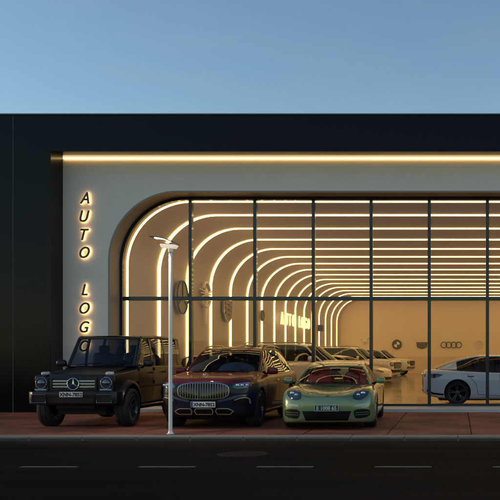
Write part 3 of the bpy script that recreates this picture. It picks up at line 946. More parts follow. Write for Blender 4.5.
def steering(root, x, y, z, r=.18):
    pts = [Vector((x + r * math.cos(a), y + .25 * r * math.sin(a), z + r * math.sin(a))) for a in [2 * math.pi * i / 24 for i in range(24)]]
    mb = MB().tube(pts, .014, 8, closed=True)
    mb.sup((x, y, z), (.06, .03, .05), .7)
    mb.tube([(x - r, y, z), (x + r, y, z)], .014, 6); mb.tube([(x, y, z), (x, y - .04, z - r)], .016, 6)
    mb.build('steering_wheel', M['black_trim'], root, smooth=60)

_wheels = {}
def wheel(root, x, y, r, w, rim_r, style, rimm):
    sd = 1 if x > 0 else -1
    key = (r, w, rim_r, style['n'], style['off'], rimm.name, sd)
    if key not in _wheels:
        h = w / 2; s = sd
        hub = MB().lathe([(-h * .5, .05), (-h * .5, rim_r * .72), (-h * .3, rim_r * .72), (-h * .3, .07), (h * .35, .06), (h * .35, .0001)], 'x', n=32)
        for v in hub.v: v.x *= s
        prof = [(-h * .8, rim_r), (-h * .97, rim_r + (r - rim_r) * .35), (-h, rim_r + (r - rim_r) * .65), (-h * .9, r - .018), (-h * .72, r - .003), (-h * .4, r), (-h * .38, r - .010), (-h * .33, r - .010), (-h * .31, r), (h * .31, r), (h * .33, r - .010), (h * .38, r - .010), (h * .4, r), (h * .72, r - .003), (h * .9, r - .018), (h, rim_r + (r - rim_r) * .65), (h * .97, rim_r + (r - rim_r) * .35), (h * .82, rim_r)]
        ty = MB().lathe(prof, 'x', n=56, closed=True)
        rm = MB().lathe([(h * .84, rim_r + .004), (h * .88, rim_r - .004), (h * .84, rim_r - .022), (h * .3, rim_r - .045), (-h * .8, rim_r - .03), (-h * .8, rim_r)], 'x', n=48, closed=True)
        n = style['n']
        for k in range(n):
            a = 2 * math.pi * k / n + .2
            for dd in style['off']:
                ca, sa = math.cos(a + dd), math.sin(a + dd)
                r0, r1 = .035, rim_r - .012; w0, w1 = style['w']
                c, c2 = math.cos(a), math.sin(a)
                # spoke from the hub to the rim lip
                p0 = Vector((h * .42, r0 * c, r0 * c2)); p1 = Vector((h * .80, r1 * ca, r1 * sa))
                t = (p1 - p0).normalized(); sdv = Vector((0, -sa, ca)); nn = t.cross(sdv).normalized()
                V = []
                for p, ww, th in ((p0, w0, .03), (p1, w1, .022)):
                    V += [p + sdv * ww - nn * th, p - sdv * ww - nn * th, p - sdv * ww * .7 + nn * .006, p + sdv * ww * .7 + nn * .006]
                rm.add(V, [(0, 1, 2, 3), (4, 7, 6, 5), (0, 4, 5, 1), (1, 5, 6, 2), (2, 6, 7, 3), (3, 7, 4, 0)])
        rm.lathe([(h * .2, .07), (h * .55, .066), (h * .60, .045), (h * .60, .0001)], 'x', n=24)
        if s < 0:
            for q in (ty, rm):
                for v in q.v: v.x *= -1
        o = hub.build('wheel', M['under'], root, smooth=40)
        t = ty.build('tyre', M['rubber'], o, smooth=45)
        q = rm.build('rim', rimm, o, smooth=35)
        o.location = (x, y, r)
        _wheels[key] = (o.data, t.data, q.data); return o
    a, b, c = _wheels[key]
    o = link(bpy.data.objects.new('wheel', a), root); o.location = (x, y, r)
    link(bpy.data.objects.new('tyre', b), o); link(bpy.data.objects.new('rim', c), o); return o

def arch_cutters(L, pos, r, w):
    out = []
    for y, rr in pos:
        for sd in (-1, 1):
            mb = MB().lathe([(sd * (w - .30), rr), (sd * (w + .3), rr)], 'x', (0, y, r + .01), n=48)
            out.append(mb.build('tmp_cut', M['under']))
    return out

def make_body(root, V, Fc, paint, cutters, lower=None, zsplit=0, name='body'):
    mats = [paint] + ([lower] if lower else [])
    fm = None
    if lower:
        fm = [1 if sum(V[i].z for i in f) / len(f) < zsplit(sum(V[i].y for i in f) / len(f)) else 0 for f in Fc]
    o = mesh_obj(name, V, Fc, paint, root, smooth=None, mats=mats, fmat=fm)
    cut(o, cutters)
    for p in o.data.polygons: p.use_smooth = True
    o.data.set_sharp_from_angle(angle=R(38))
    return o

def padd(root, name, vf, m, smooth=40):
    return mesh_obj(name, vf[0], vf[1], m, root, smooth=smooth)

def plate(root, x, y, z, w, h, txt, bg, ink, blue=False, ts=.105, border=None):
    o = MB().box(x - w / 2, x + w / 2, y - .012, y, z - h / 2, z + h / 2).build('licence_plate', bg, root, bevel=.004)
    dx = .02 if blue else 0
    text_obj('plate_lettering', txt, ts, .002, ink, o, mtx=Matrix.Translation((x + dx, y - .0145, z)) @ UP, bold=.0035, sx=.95)
    if blue: MB().box(x - w / 2 + .004, x - w / 2 + .045, y - .0145, y - .0125, z - h / 2 + .004, z + h / 2 - .004).build('plate_band', M['plate_blue'], o)
    if border:
        mb = MB(); t = .009
        for a in ((-1, 1), (1, 1)):
            pass
        mb.box(x - w / 2 - t, x + w / 2 + t, y - .02, y - .004, z + h / 2, z + h / 2 + t); mb.box(x - w / 2 - t, x + w / 2 + t, y - .02, y - .004, z - h / 2 - t, z - h / 2)
        mb.box(x - w / 2 - t, x - w / 2, y - .02, y - .004, z - h / 2, z + h / 2); mb.box(x + w / 2, x + w / 2 + t, y - .02, y - .004, z - h / 2, z + h / 2)
        mb.build('plate_frame', border, o)
    return o

def star(root, x, y, z, r, m, name='emblem'):
    mb = MB().tube([(x + r * math.cos(R(10 * i)), y, z + r * math.sin(R(10 * i))) for i in range(36)], r * .09, 8, closed=True)
    for k in range(3):
        a = R(90 + 120 * k); t = Vector((math.cos(a), 0, math.sin(a))); n = Vector((-math.sin(a), 0, math.cos(a)))
        c = Vector((x, y, z))
        mb.add([c + t * r * .97, c + n * r * .17, c - n * r * .17, c + Vector((0, -r * .16, 0)), c + t * r * .1 + Vector((0, r * .1, 0))],
               [(0, 1, 3), (0, 3, 2), (0, 2, 4), (0, 4, 1), (1, 4, 2, 3)])
    return mb.build(name, m, root, smooth=30)

def mirror(root, sd, x, y, z, m, r=(.12, .07, .085), stalk=.1):
    mb = MB().sup((sd * x, y, z), r, .62, 22, 14, Matrix.Rotation(sd * -.15, 3, 'Z'))
    o = mb.build('side_mirror', m, root, smooth=60)
    MB().tube([(sd * (x - r[0] * .7), y + .01, z - r[2] * .5), (sd * (x - r[0] - stalk), y + .06, z - r[2] * 1.1)], [.022, .03], 8).build('mirror_stalk', M['black_trim'], o, smooth=60)
    MB().sup((sd * x, y + r[1] * .9, z), (r[0] * .85, .01, r[2] * .8), .6).build('mirror_glass', M['dark_chrome'], o, smooth=60)
    return o

SP5 = dict(n=5, off=(-.14, .14), w=(.022, .017))
SP7 = dict(n=7, off=(0,), w=(.028, .022))
SPM = dict(n=20, off=(0,), w=(.006, .008))
SPG = dict(n=6, off=(-.12, .12), w=(.018, .014))

# ------------------------------------------------------------------ black off-roader
def build_offroader():
    c = thing('off_roader', 'boxy matte black off-road car parked leftmost on the red pavement', 'car', (-7.88, 17.32, 0), R(0))
    K = M['g_black']; W = .80; L = 4.62
    # body sides: extruded profile with wheel openings
    prof = [(.22, .50), (.16, .56), (.15, 1.02), (.19, 1.075), (1.42, 1.19), (1.50, 1.235), (1.56, 1.27), (4.50, 1.27), (4.55, 1.22), (4.55, .52), (4.40, .46), (.5, .46)]
    mb = MB().prism(prof, 'x', -W, W)
    o = mb.build('body', K, c, bevel=.022, seg=3)
    for m_ in (M['under'],): pass
    cs = []
    for y in (.86, 3.72):
        for sd in (-1, 1): cs.append(MB().lathe([(sd * (W - .32), .475), (sd * (W + .3), .475)], 'x', (0, y, .42), n=48).build('tmp_cut', M['under']))
    cut(o, cs)
    for p in o.data.polygons: p.use_smooth = True
    o.data.set_sharp_from_angle(angle=R(35))
    # bonnet: raised centre
    MB().prism([(.20, 1.085), (.24, 1.125), (1.40, 1.245), (1.49, 1.29), (1.49, 1.18), (.2, 1.05)], 'x', -.56, .56).build('bonnet', K, c, bevel=.03, seg=3, smooth=35)
    # front wings stand beside the bonnet
    for sd in (-1, 1):
        a, b = sorted((sd * .60, sd * .825))
        MB().prism([(.15, .98), (.16, 1.09), (.22, 1.115), (1.38, 1.205), (1.44, 1.18), (1.44, .93), (.2, .90)], 'x', a, b).build('front_wing', K, c, bevel=.025, seg=3, smooth=35)
        # turn signal on top of the wing
        t = MB().sup((sd * .665, .30, 1.135), (.075, .085, .042), .6).build('turn_signal', M['lens_white'], c, smooth=60)
        MB().box(sd * .665 - .085, sd * .665 + .085, .21, .40, 1.098, 1.112).build('signal_base', M['black_trim'], t, bevel=.004)
        # wheel-arch flare
        for y in (.86, 3.72):
            out = []; n = 22; V = []
            for i in range(n + 1):
                a = R(14 + 168 * i / n)
                for rr, xx in ((.475, W - .01), (.475, .935), (.545, .925), (.585, W - .01)):
                    V.append(Vector((sd * xx, y - rr * math.cos(a) * (1.0), .42 + min(rr, 1) * math.sin(a) * (1.0))))
            Fc = []
            for i in range(n):
                q = 4 * i; Fc += [(q + k, q + (k + 1) % 4, q + 4 + (k + 1) % 4, q + 4 + k) for k in range(4)]
            Fc += [(0, 1, 2, 3), (4 * n + 3, 4 * n + 2, 4 * n + 1, 4 * n)]
            MB().add(V, Fc).build('arch_flare', K, c, smooth=35, bevel=.008)
    # side details
    for sd in (-1, 1):
        mb = MB().box(min(sd * .80, sd * .822), max(sd * .80, sd * .822), 1.46, 3.15, .80, .85)
        mb.build('rub_strip', M['black_trim'], c, bevel=.005)
        mb = MB()
        for yy, z0, z1 in ((1.48, .56, 1.26), (2.42, .56, 1.26), (3.28, .70, 1.26)):
            mb2 = MB().box(min(sd * .79, sd * .8015), max(sd * .79, sd * .8015), yy - .006, yy + .006, z0, z1)
            mb2.build('door_gap', M['seam'], c)
        for yy in (2.26, 3.12):
            h = MB().tube([(sd * .80, yy - .09, 1.12), (sd * .845, yy - .075, 1.125), (sd * .845, yy + .075, 1.125), (sd * .80, yy + .09, 1.12)], .014, 8).build('door_handle', M['black_trim'], c, smooth=60)
        for yy in (1.53, 2.47):
            for zz in (.9, 1.2): MB().tube([(sd * .812, yy, zz - .035), (sd * .812, yy, zz + .035)], .013, 8).build('hinge', K, c)
        MB().box(min(sd * .70, sd * .90), max(sd * .70, sd * .90), 1.45, 3.1, .40, .435).build('running_board', M['dark_chrome'], c, bevel=.012)
    # grille
    g = MB().box(-.47, .47, .135, .17, .80, 1.055).build('grille', M['black_gloss'], c, bevel=.01)
    for z in (.865, .925, .985):
        MB().box(-.435, .435, .108, .140, z - .017, z + .017).build('grille_bar', M['chrome'], g, bevel=.007)
    mb = MB()
    mb.box(-.47, .47, .10, .14, 1.03, 1.06); mb.box(-.47, .47, .10, .14, .795, .825); mb.box(-.47, -.44, .10, .14, .825, 1.03); mb.box(.44, .47, .10, .14, .825, 1.03)
    mb.build('grille_frame', K, g, bevel=.006)
    disc_ = MB().prism([(.125 * math.cos(R(10 * i)), .925 + .125 * math.sin(R(10 * i))) for i in range(36)], 'y', .085, .12).build('emblem', M['black_gloss'], c, smooth=40)
    star(disc_, 0, .078, .925, .118, M['chrome'], 'star')
    # headlights
    for sd in (-1, 1):
        hx = sd * .665
        b = MB().box(hx - .14, hx + .14, .13, .165, .79, 1.05).build('headlight', K, c, bevel=.03)
        n = 32
        MB().lathe([(.10, .112), (.125, .125), (.15, .125)], 'y', (hx, 0, .945), n=32).build('lens', M['lamp_house'], b, smooth=40)
        MB().tube([(hx + .112 * math.cos(R(360 / n * i)), .105, .945 + .112 * math.sin(R(360 / n * i))) for i in range(n)], .008, 8, closed=True).build('lamp_ring', M['dark_chrome'], b, smooth=60)
        MB().lathe([(.085, .0001), (.089, .045), (.10, .075), (.104, .075)], 'y', (hx, 0, .945), n=24).build('projector', M['lamp_glass'], b, smooth=60)
        dr = MB().box(hx - .12, hx + .12, .075, .15, .792, .822).build('daytime_light', M['lamp_lens'], c, bevel=.006)
    # bumper
    mb = MB()
    bm_ = MB().prism([(.02, .52), (.0, .56), (.0, .755), (.03, .775), (.22, .775), (.22, .50), (.06, .50)], 'x', -.80, .80).build('bumper', K, c, bevel=.02, seg=3, smooth=35)
    for sd in (-1, 1):
        # corner pods angled back
        p = [(sd * .80, .0), (sd * .90, .07), (sd * .93, .20), (sd * .93, .33), (sd * .80, .33)]
        if sd < 0: p = p[::-1]
        MB().prism(p, 'z', .52, .77).build('bumper_corner', K, bm_, bevel=.018, seg=2, smooth=35)
        MB().box(sd * .67 - .14, sd * .67 + .14, -.012, .02, .555, .70).build('bumper_intake', M['seam'], bm_, bevel=.006)
        mb = MB().tube([(sd * .67 - .15, -.014, .545), (sd * .67 + .15, -.014, .545), (sd * .67 + .15, -.014, .71), (sd * .67 - .15, -.014, .71)], .010, 6, closed=True)
        mb.build('intake_frame', M['dark_chrome'], bm_)
    MB().box(-.46, .46, -.008, .02, .535, .655).build('lower_grille', M['seam'], bm_, bevel=.006)
    plate(c, 0, -.012, .715, .47, .105, 'XNN-7852', M['plate'], M['plate_ink'])
    MB().box(-.40, .40, .20, .30, .40, .50).build('skid_plate', M['black_trim'], c, bevel=.02)
    MB().box(-.70, .70, 4.53, 4.64, .50, .74).build('rear_bumper', K, c, bevel=.02)
    MB().box(-.5, .5, .5, 4.2, .28, .46).build('chassis', M['under'], c)
    # greenhouse
    rows = [(1.47, .735, 1.275, 1.47, .765, 1.275, .04, .0), (1.90, .675, 1.885, 1.90, .775, 1.275, .03, .01), (1.99, .67, 1.925, 1.99, .775, 1.275, .02, .03),
            (2.9, .675, 1.95, 2.9, .775, 1.275, .0, .03), (4.36, .665, 1.935, 4.36, .775, 1.275, .0, .03), (4.42, .67, 1.90, 4.42, .775, 1.275, .0, .02), (4.52, .74, 1.275, 4.52, .76, 1.275, .0, .0)]
    greenhouse(c, rows, 2, 4, K, M['gglass'], [2.48, 3.27], lin=True, barw=.036, frame_mat=K)
    for sd in (-1, 1):
        MB().tube([(sd * .695, 1.95, 1.915), (sd * .700, 2.9, 1.94), (sd * .69, 4.38, 1.92)], .022, 8).build('rain_gutter', K, c, smooth=60)
        a, b = sorted((sd * .682, sd * .76))
        MB().prism([(sd * .755, 1.275), (sd * .785, 1.275), (sd * .695, 1.92), (sd * .665, 1.92)] if sd > 0 else [(sd * .665, 1.92), (sd * .695, 1.92), (sd * .785, 1.275), (sd * .755, 1.275)], 'y', 4.22, 4.49).build('rear_pillar', K, c, bevel=.006)
        mirror(c, sd, .97, 1.66, 1.34, K, (.11, .06, .08), .05)
    # header strip, wipers, cowl
    MB().box(-.66, .66, 1.86, 1.96, 1.875, 1.925).build('windscreen_header', K, c, bevel=.012)
    for x0, x1 in ((-.55, .0), (.05, .6)):
        MB().tube([(x0, 1.42, 1.30), ((x0 + x1) / 2, 1.44, 1.335), (x1, 1.475, 1.35)], .009, 6).build('wiper', M['black_trim'], c)
    for x in (-.36, .36):
        seat(c, x, 2.35, 1.2, 1.62, M['dark_leather'], .25); seat(c, x, 3.3, 1.2, 1.58, M['dark_leather'], .25)
    steering(c, .36, 1.80, 1.36)
    for x in (-.80, .80):
        for y in (.86, 3.72): wheel(c, x + (.01 if x > 0 else -.01), y, .405, .29, .27, SPG, M['rim_black'])
    MB().lathe([(4.58, .40), (4.60, .41), (4.80, .41), (4.83, .38), (4.83, .0001)], 'y', (0.05, 0, 1.05), n=40).build('spare_wheel_cover', K, c, smooth=40)
    return c

# ------------------------------------------------------------------ maroon suv
def build_lux_suv():
    c = thing('luxury_suv', 'glossy two tone maroon and navy SUV with an upright slatted chrome grille on the pavement', 'car', (-5.17, 17.31, 0), R(0.0))
    P, N = M['maroon'], M['navy']
    rows = [(0.00, .36, .50, .40, .62, .62, .58, .90, .46, .965, .985),
            (0.05, .30, .66, .35, .78, .62, .74, .92, .60, .995, 1.02),
            (0.14, .26, .78, .32, .87, .62, .84, .94, .69, 1.03, 1.055),
            (0.32, .23, .88, .30, .94, .64, .92, .96, .77, 1.065, 1.085),
            (0.60, .21, .93, .30, .975, .66, .955, .99, .81, 1.10, 1.11),
            (1.00, .21, .94, .30, .98, .68, .955, 1.02, .82, 1.13, 1.145),
            (1.36, .21, .94, .30, .975, .68, .95, 1.04, .84, 1.145, 1.175),
            (1.55, .21, .94, .30, .975, .68, .95, 1.05, .86, 1.10, 1.03),
            (2.60, .21, .94, .30, .975, .68, .95, 1.07, .87, 1.10, 1.00),
            (4.20, .21, .94, .30, .98, .68, .96, 1.08, .86, 1.12, 1.02),
            (4.85, .24, .90, .32, .95, .68, .92, 1.08, .82, 1.12, 1.08),
            (5.08, .30, .80, .38, .88, .68, .85, 1.05, .76, 1.09, 1.08),
            (5.18, .38, .68, .44, .78, .68, .76, .98, .66, 1.03, 1.03)]
    V, Fc = body_loft(rows)
    pj = Proj(V, Fc)
    make_body(c, V, Fc, P, arch_cutters(5.18, ((.86, .435), (3.98, .435)), .395, .97), lower=N, zsplit=lambda y: .93 if y < .5 else .90 + .02 * y)
    # grille: chrome surround, dark field, vertical bars
    gz, gx, gh = .79, .52, .165
    def go(sx, sz): return oval(0, gz, gx * sx, gh * sz, 48, e=.62)
    g = padd(c, 'grille', pj.patch(go(1, 1), 'f', .02, .06, .05), M['black_gloss'])
    padd(g, 'grille_surround', pj.ribbon(go(1.0, 1.0), 'f', .018, .042, .05, closed=True), M['dark_chrome'])
    mb = MB(); n = 19
    for i in range(n):
        x = -.46 + .92 * i / (n - 1)
        hh = gh * .93 * max(.45, (1 - abs(x / gx) ** 3.2)) ** .31
        h0 = pj.hit(x, gz - hh, 'f')[0]; h1 = pj.hit(x, gz + hh, 'f')[0]; hm = pj.hit(x, gz, 'f')[0]
        one = MB()
        yy = hm.y
        one.prism([(x - .0065, gz - hh), (x, gz - hh), (x + .0065, gz - hh), (x + .0065, gz + hh), (x - .0065, gz + hh)], 'y', yy - .050, yy - .018)
        one.build('grille_bar', M['chrome'], g, bevel=.003)
    # headlights
    for sd in (-1, 1):
        hl = [(.585, .905), (.66, .935), (.80, .955), (.90, .955), (.925, .93), (.90, .875), (.80, .845), (.67, .838), (.60, .855)]
        hl = chaikin([(.76 + (a - .76) * 1.05, .895 + (b - .895) * 1.1) for a, b in hl], 1)
        pl = hl if sd > 0 else mir(hl)
        h = padd(c, 'headlight', pj.patch(pl, 'f', .012, .05, .03), M['lamp_house'])
        hi = [(.76 + (a - .76) * .86, .895 + (b - .895) * .72) for a, b in hl]
        padd(h, 'reflector', pj.patch(hi if sd > 0 else mir(hi), 'f', .016, .01, .03), M['lamp_glass'])
        for k, xx in enumerate((.68, .76, .84)):
            q = pj.hit(sd * xx, .90, 'f')[0]
            MB().sup((q.x, q.y - .014, q.z), (.034, .014, .028), .5).build('lamp', M['lamp_lens'], h, smooth=60)
        padd(h, 'daytime_strip', pj.ribbon([(sd * .63, .927), (sd * .78, .945), (sd * .89, .945)], 'f', .010, .018, .01), M['lamp_lens'])
        # lower side intake with chrome blade
        it = [(.56, .56), (.72, .62), (.86, .64), (.885, .58), (.86, .47), (.74, .455), (.6, .49)]
        padd(c, 'bumper_intake', pj.patch(it if sd > 0 else mir(it), 'f', .008, .03, .04), M['black_trim'])
        wg = chaikin([(.28, .555), (.52, .60), (.70, .665), (.86, .685), (.84, .715), (.66, .70), (.50, .645), (.28, .60)], 1)
        padd(c, 'bumper_wing', pj.patch(wg if sd > 0 else mir(wg), 'f', .014, .03, .04), M['wing_trim'])
        padd(c, 'bumper_trim', pj.ribbon([(sd * .62, .60), (sd * .72, .640), (sd * .83, .655), (sd * .885, .62), (sd * .895, .52)], 'f', .018, .022, .03), M['bright_trim'])
    # lower bumper with three chrome framed openings
    padd(c, 'lower_grille', pj.patch([(-.50, .44), (-.56, .37), (-.50, .31), (.50, .31), (.56, .37), (.50, .44)], 'f', .012, .04, .05), M['black_trim'])
    for x0, x1 in ((-.60, -.24), (-.19, .19), (.24, .60)):
        t = .05 if x0 < -.5 else 0; t2 = .05 if x1 > .5 else 0
        padd(c, 'bumper_frame', pj.ribbon([(x0, .375), (x0 + .03 + t, .31), (x1 - .03 - t2, .31), (x1, .375), (x1 - .03 - t2 * 1.5, .43), (x0 + .03 + t * 1.5, .43)], 'f', .017, .03, .05, closed=True), M['bright_trim'])
    y_ = pj.hit(0, .50, 'f')[0].y
    plate(c, 0, y_ - .035, .515, .50, .115, 'XNN-7852', M['plate'], M['plate_ink'], blue=True, ts=.098)
    # bonnet star and bonnet lines
    q = pj.hit(0, .10, 't')[0]
    MB().tube([(0, .12, q.z), (0, .12, q.z + .035)], .008, 8).build('emblem_stem', M['chrome'], c)
    star(c, 0, .12, q.z + .075, .042, M['chrome'], 'bonnet_star')
    padd(c, 'bonnet_trim', pj.ribbon([(0, .13), (0, .7), (0, 1.25)], 't', .010, .004, .01), M['chrome'])
    for sd in (-1, 1):
        padd(c, 'bonnet_gap', pj.ribbon([(sd * .56, .14), (sd * .74, .38), (sd * .80, .8), (sd * .82, 1.34)], 't', .010, .001, .01), M['seam'])
        for line in ([(1.50, .40), (1.42, .70), (1.40, 1.04)], [(2.66, .34), (2.66, 1.06)], [(3.55, .55), (3.68, .80), (3.72, 1.07)], [(1.5, .40), (2.66, .34), (3.4, .36)]):
            padd(c, 'door_gap', pj.ribbon(line, 's', .010, .001, .01, sd), M['seam'])
        padd(c, 'sill_trim', pj.ribbon([(1.45, .30), (3.4, .30)], 's', .03, .012, .02, sd), M['dark_chrome'])
        for yy in (2.45, 3.50):
            q = pj.hit(yy, .95, 's', sd)[0]
            MB().sup((q.x + sd * .012, yy, .95), (.018, .10, .018), .6).build('door_handle', M['chrome'], c, smooth=60)
        mirror(c, sd, 1.02, 1.72, 1.17, P, (.12, .07, .08), .06)
    rg = [(1.33, .80, 1.105, 1.33, .84, 1.10, .30, .07), (1.80, .735, 1.40, 1.80, .90, 1.09, .26, .05), (2.18, .66, 1.60, 2.18, .905, 1.09, .18, .045), (2.75, .65, 1.665, 2.75, .91, 1.095, .10, .055),
          (3.6, .64, 1.66, 3.6, .91, 1.10, .03, .055), (4.5, .60, 1.585, 4.5, .89, 1.12, -.05, .05), (5.0, .72, 1.16, 5.0, .84, 1.12, -.12, .0)]
    greenhouse(c, rg, 2, 5, P, M['cglass'], [2.86, 3.98], trim=M['dark_chrome'], barw=.026, qend=5.35)
    for sd in (-1, 1):
        MB().tube([(_t[1] * sd + sd * .012, _t[0], _t[2] - .012) for _t in [[pchip(list(range(7)), [r[k] for r in rg], .9 + q * .085) for k in (0, 1, 2)] for q in range(54)]], .012, 6).build('window_trim', M['chrome'], c, smooth=60)
        pts = [(sd * .66, 2.3, 1.63), (sd * .66, 2.42, 1.70), (sd * .67, 2.9, 1.735), (sd * .66, 3.6, 1.735), (sd * .64, 4.2, 1.70), (sd * .62, 4.35, 1.63)]
        MB().tube(pts, .018, 8).build('roof_rail', M['black_gloss'], c, smooth=60)
    MB().box(-.60, .60, 1.12, 1.22, 1.16, 1.172).build('cowl_vent', M['black_trim'], c)
    for x0, x1 in ((-.58, -.02), (.04, .6)):
        MB().tube([(x0, 1.16, 1.19), (x1, 1.22, 1.215)], .009, 6).build('wiper', M['black_trim'], c)
    for x in (-.37, .37):
        seat(c, x, 2.45, 1.02, 1.36, M['grey_leather'], .24); seat(c, x, 3.55, 1.02, 1.32, M['grey_leather'], .24)
    steering(c, .37, 1.85, 1.16)
    MB().sup((0, 1.62, 1.10), (.74, .22, .07), .5).build('dashboard', M['cabin'], c, smooth=60)
    MB().box(-.09, .09, 2.02, 2.04, 1.46, 1.52).build('rearview_mirror', M['black_trim'], c, bevel=.01)
    MB().box(-.55, .55, .6, 4.6, .16, .32).build('underbody', M['under'], c)
    for x in (-.835, .835):
        for y in (.86, 3.98): wheel(c, x, y, .395, .27, .285, SPM, M['rim_black'])
    return c

# ------------------------------------------------------------------ green sports saloon
def build_sports():
    c = thing('sports_saloon', 'low sage green sports saloon with red seats parked nearest the empty glass front', 'car', (-2.635, 17.06, 0), R(2.6))
    P = M['green']
    rows = [(0.00, .23, .44, .26, .52, .40, .48, .57, .34, .655, .675),
            (0.05, .17, .66, .20, .73, .40, .68, .60, .50, .69, .70),
            (0.14, .15, .80, .18, .85, .41, .81, .65, .62, .735, .728),
            (0.28, .13, .88, .165, .92, .42, .90, .71, .71, .80, .758),
            (0.50, .12, .92, .16, .955, .43, .935, .76, .75, .855, .787),
            (0.90, .13, .92, .18, .965, .45, .94, .79, .75, .875, .835),
            (1.25, .13, .92, .18, .96, .46, .93, .80, .77, .885, .89),
            (1.42, .13, .92, .18, .955, .46, .925, .81, .80, .86, .80),
            (2.50, .13, .92, .18, .95, .48, .92, .84, .82, .875, .77),
            (3.60, .13, .93, .18, .97, .50, .95, .88, .82, .92, .84),
            (4.30, .15, .92, .19, .97, .52, .94, .88, .78, .95, .95),
            (4.75, .22, .84, .26, .90, .52, .86, .84, .68, .92, .93),
            (4.97, .30, .66, .34, .74, .52, .70, .76, .56, .84, .86)]
    V, Fc = body_loft(rows, nose=.03)
    pj = Proj(V, Fc)
    make_body(c, V, Fc, P, arch_cutters(4.97, ((.95, .375), (3.87, .385)), .345, .96))
    for sd in (-1, 1):
        hl = [(.53, .64), (.55, .71), (.61, .775), (.70, .82), (.79, .835), (.84, .80), (.845, .72), (.79, .64), (.70, .595), (.59, .595)]
        hl = chaikin([(.675 + (a - .69) * .98, .755 + (b - .715) * 1.06) for a, b in hl])
        h = padd(c, 'headlight', pj.patch(hl if sd > 0 else mir(hl), 'f', .012, .05, .03), M['lamp_house'])
        hi = [(.675 + (a - .675) * .80, .755 + (b - .755) * .80) for a, b in hl]
        padd(h, 'reflector', pj.patch(hi if sd > 0 else mir(hi), 'f', .017, .01, .03), M['lamp_glass'])
        padd(h, 'headlight_rim', pj.ribbon(hl if sd > 0 else mir(hl), 'f', .010, .016, .02, closed=True, step=.03), M['black_gloss'])
        for xx, zz, rr in ((.625, .715, .034), (.715, .745, .044)):
            q = pj.hit(sd * xx, zz, 'f')[0]
            MB().sup((q.x, q.y - .016, q.z), (rr, .016, rr), 1.0).build('lamp', M['lamp_lens'], h, smooth=60)
        ind = [(.55, .520), (.80, .545), (.845, .525), (.83, .505), (.57, .488)]
        padd(c, 'indicator', pj.patch(ind if sd > 0 else mir(ind), 'f', .016, .04, .04), M['lens_white'])
        it = chaikin([(.53, .425), (.80, .435), (.865, .39), (.85, .27), (.60, .235), (.555, .27)], 1)
        k = padd(c, 'side_intake', pj.patch(it if sd > 0 else mir(it), 'f', .006, .03, .04), M['black_trim'])
        for zz in (.315, .36):
            padd(k, 'intake_slat', pj.ribbon([(sd * .57, zz), (sd * .84, zz + .01)], 'f', .011, .014, .015), P)
    padd(c, 'front_intake', pj.patch([(-.49, .395), (-.42, .20), (.42, .20), (.49, .395)], 'f', .006, .04, .05), M['black_trim'])
    for zz in (.25, .30, .35):
        ww = .41 + (zz - .225) / .17 * .05
        padd(c, 'intake_bar', pj.ribbon([(-ww, zz), (ww, zz)], 'f', .008, .014, .012), M['black_gloss'])
    padd(c, 'front_splitter', pj.ribbon([(-.88, .165), (-.5, .155), (.5, .155), (.88, .165)], 'f', .028, .02, .05), P)
    y_ = pj.hit(0, .44, 'f')[0].y
    plate(c, 0, y_ - .012, .458, .46, .105, 'E 1008 65', M['plate_black'], M['plate_light'], ts=.105, border=M['plate_light'])
    # badge
    q = pj.hit(0, .695, 'f')[0]
    q = pj.hit(0, .07, 't')[0]
    b = MB().prism([(-.042, .048), (.042, .048), (.038, -.020), (.022, -.044), (0, -.055), (-.022, -.044), (-.038, -.020)], 'y', -.006, .006)
    for v in b.v:
        x, y, z = v; v.y = q.y + z * .8 + y; v.z = q.z + .012 + z * .35
    b.build('badge', M['gold'], c)
    # bonnet creases and gaps; the front edge line has its warm reflection painted gold
    padd(c, 'bonnet_edge_glint', pj.ribbon([(-.62, .735), (-.50, .70), (-.3, .678), (.3, .678), (.50, .70), (.62, .735)], 'f', .010, .004, .012), M['gold_reflection'])
    for sd in (-1, 1):
        padd(c, 'bonnet_gap', pj.ribbon([(sd * .05, .11), (sd * .30, .15), (sd * .50, .30), (sd * .60, .55), (sd * .70, .95), (sd * .74, 1.26)], 't', .008, .0012, .01), M['seam'])
        padd(c, 'bonnet_crease', pj.ribbon([(sd * .22, .22), (sd * .34, .65), (sd * .46, 1.18)], 't', .02, .006, .01), P)
        for line in ([(1.52, .28), (1.40, .55), (1.38, .84)], [(2.62, .24), (2.66, .86)], [(3.42, .5), (3.60, .90)], [(1.52, .28), (2.62, .24), (3.35, .27)]):
            padd(c, 'door_gap', pj.ribbon(line, 's', .010, .001, .01, sd), M['seam'])
        for yy in (2.45, 3.35):
            q = pj.hit(yy, .78, 's', sd)[0]
            MB().sup((q.x + sd * .010, yy, .78), (.015, .09, .015), .6).build('door_handle', P, c, smooth=60)
        mirror(c, sd, 1.005, 1.55, .965, P, (.105, .07, .068), .07)
    rg = [(1.22, .80, .875, 1.22, .82, .872, .26, .045), (1.62, .72, 1.075, 1.62, .845, .875, .24, .04), (2.02, .60, 1.255, 2.02, .85, .88, .17, .03), (2.55, .575, 1.335, 2.55, .85, .885, .08, .03),
          (3.15, .565, 1.335, 3.15, .86, .90, .02, .03), (3.75, .55, 1.24, 3.75, .85, .92, -.03, .03), (4.55, .62, .96, 4.55, .70, .955, -.12, .01)]
    greenhouse(c, rg, 2, 5, P, M['sglass'], [2.98, 4.1], trim=M['black_gloss'], barw=.024, qend=5.25)
    for x0, x1 in ((-.56, -.0), (.06, .62)):
        MB().tube([(x0, 1.02, .925), (x1, 1.10, .945)], .008, 6).build('wiper', M['black_trim'], c)
    for x in (-.38, .38):
        seat(c, x, 2.05, .72, 1.13, M['red_leather'], .26, .16); seat(c, x, 2.95, .76, 1.10, M['red_leather'], .24, .16)
    steering(c, .38, 1.60, 1.0, .165)
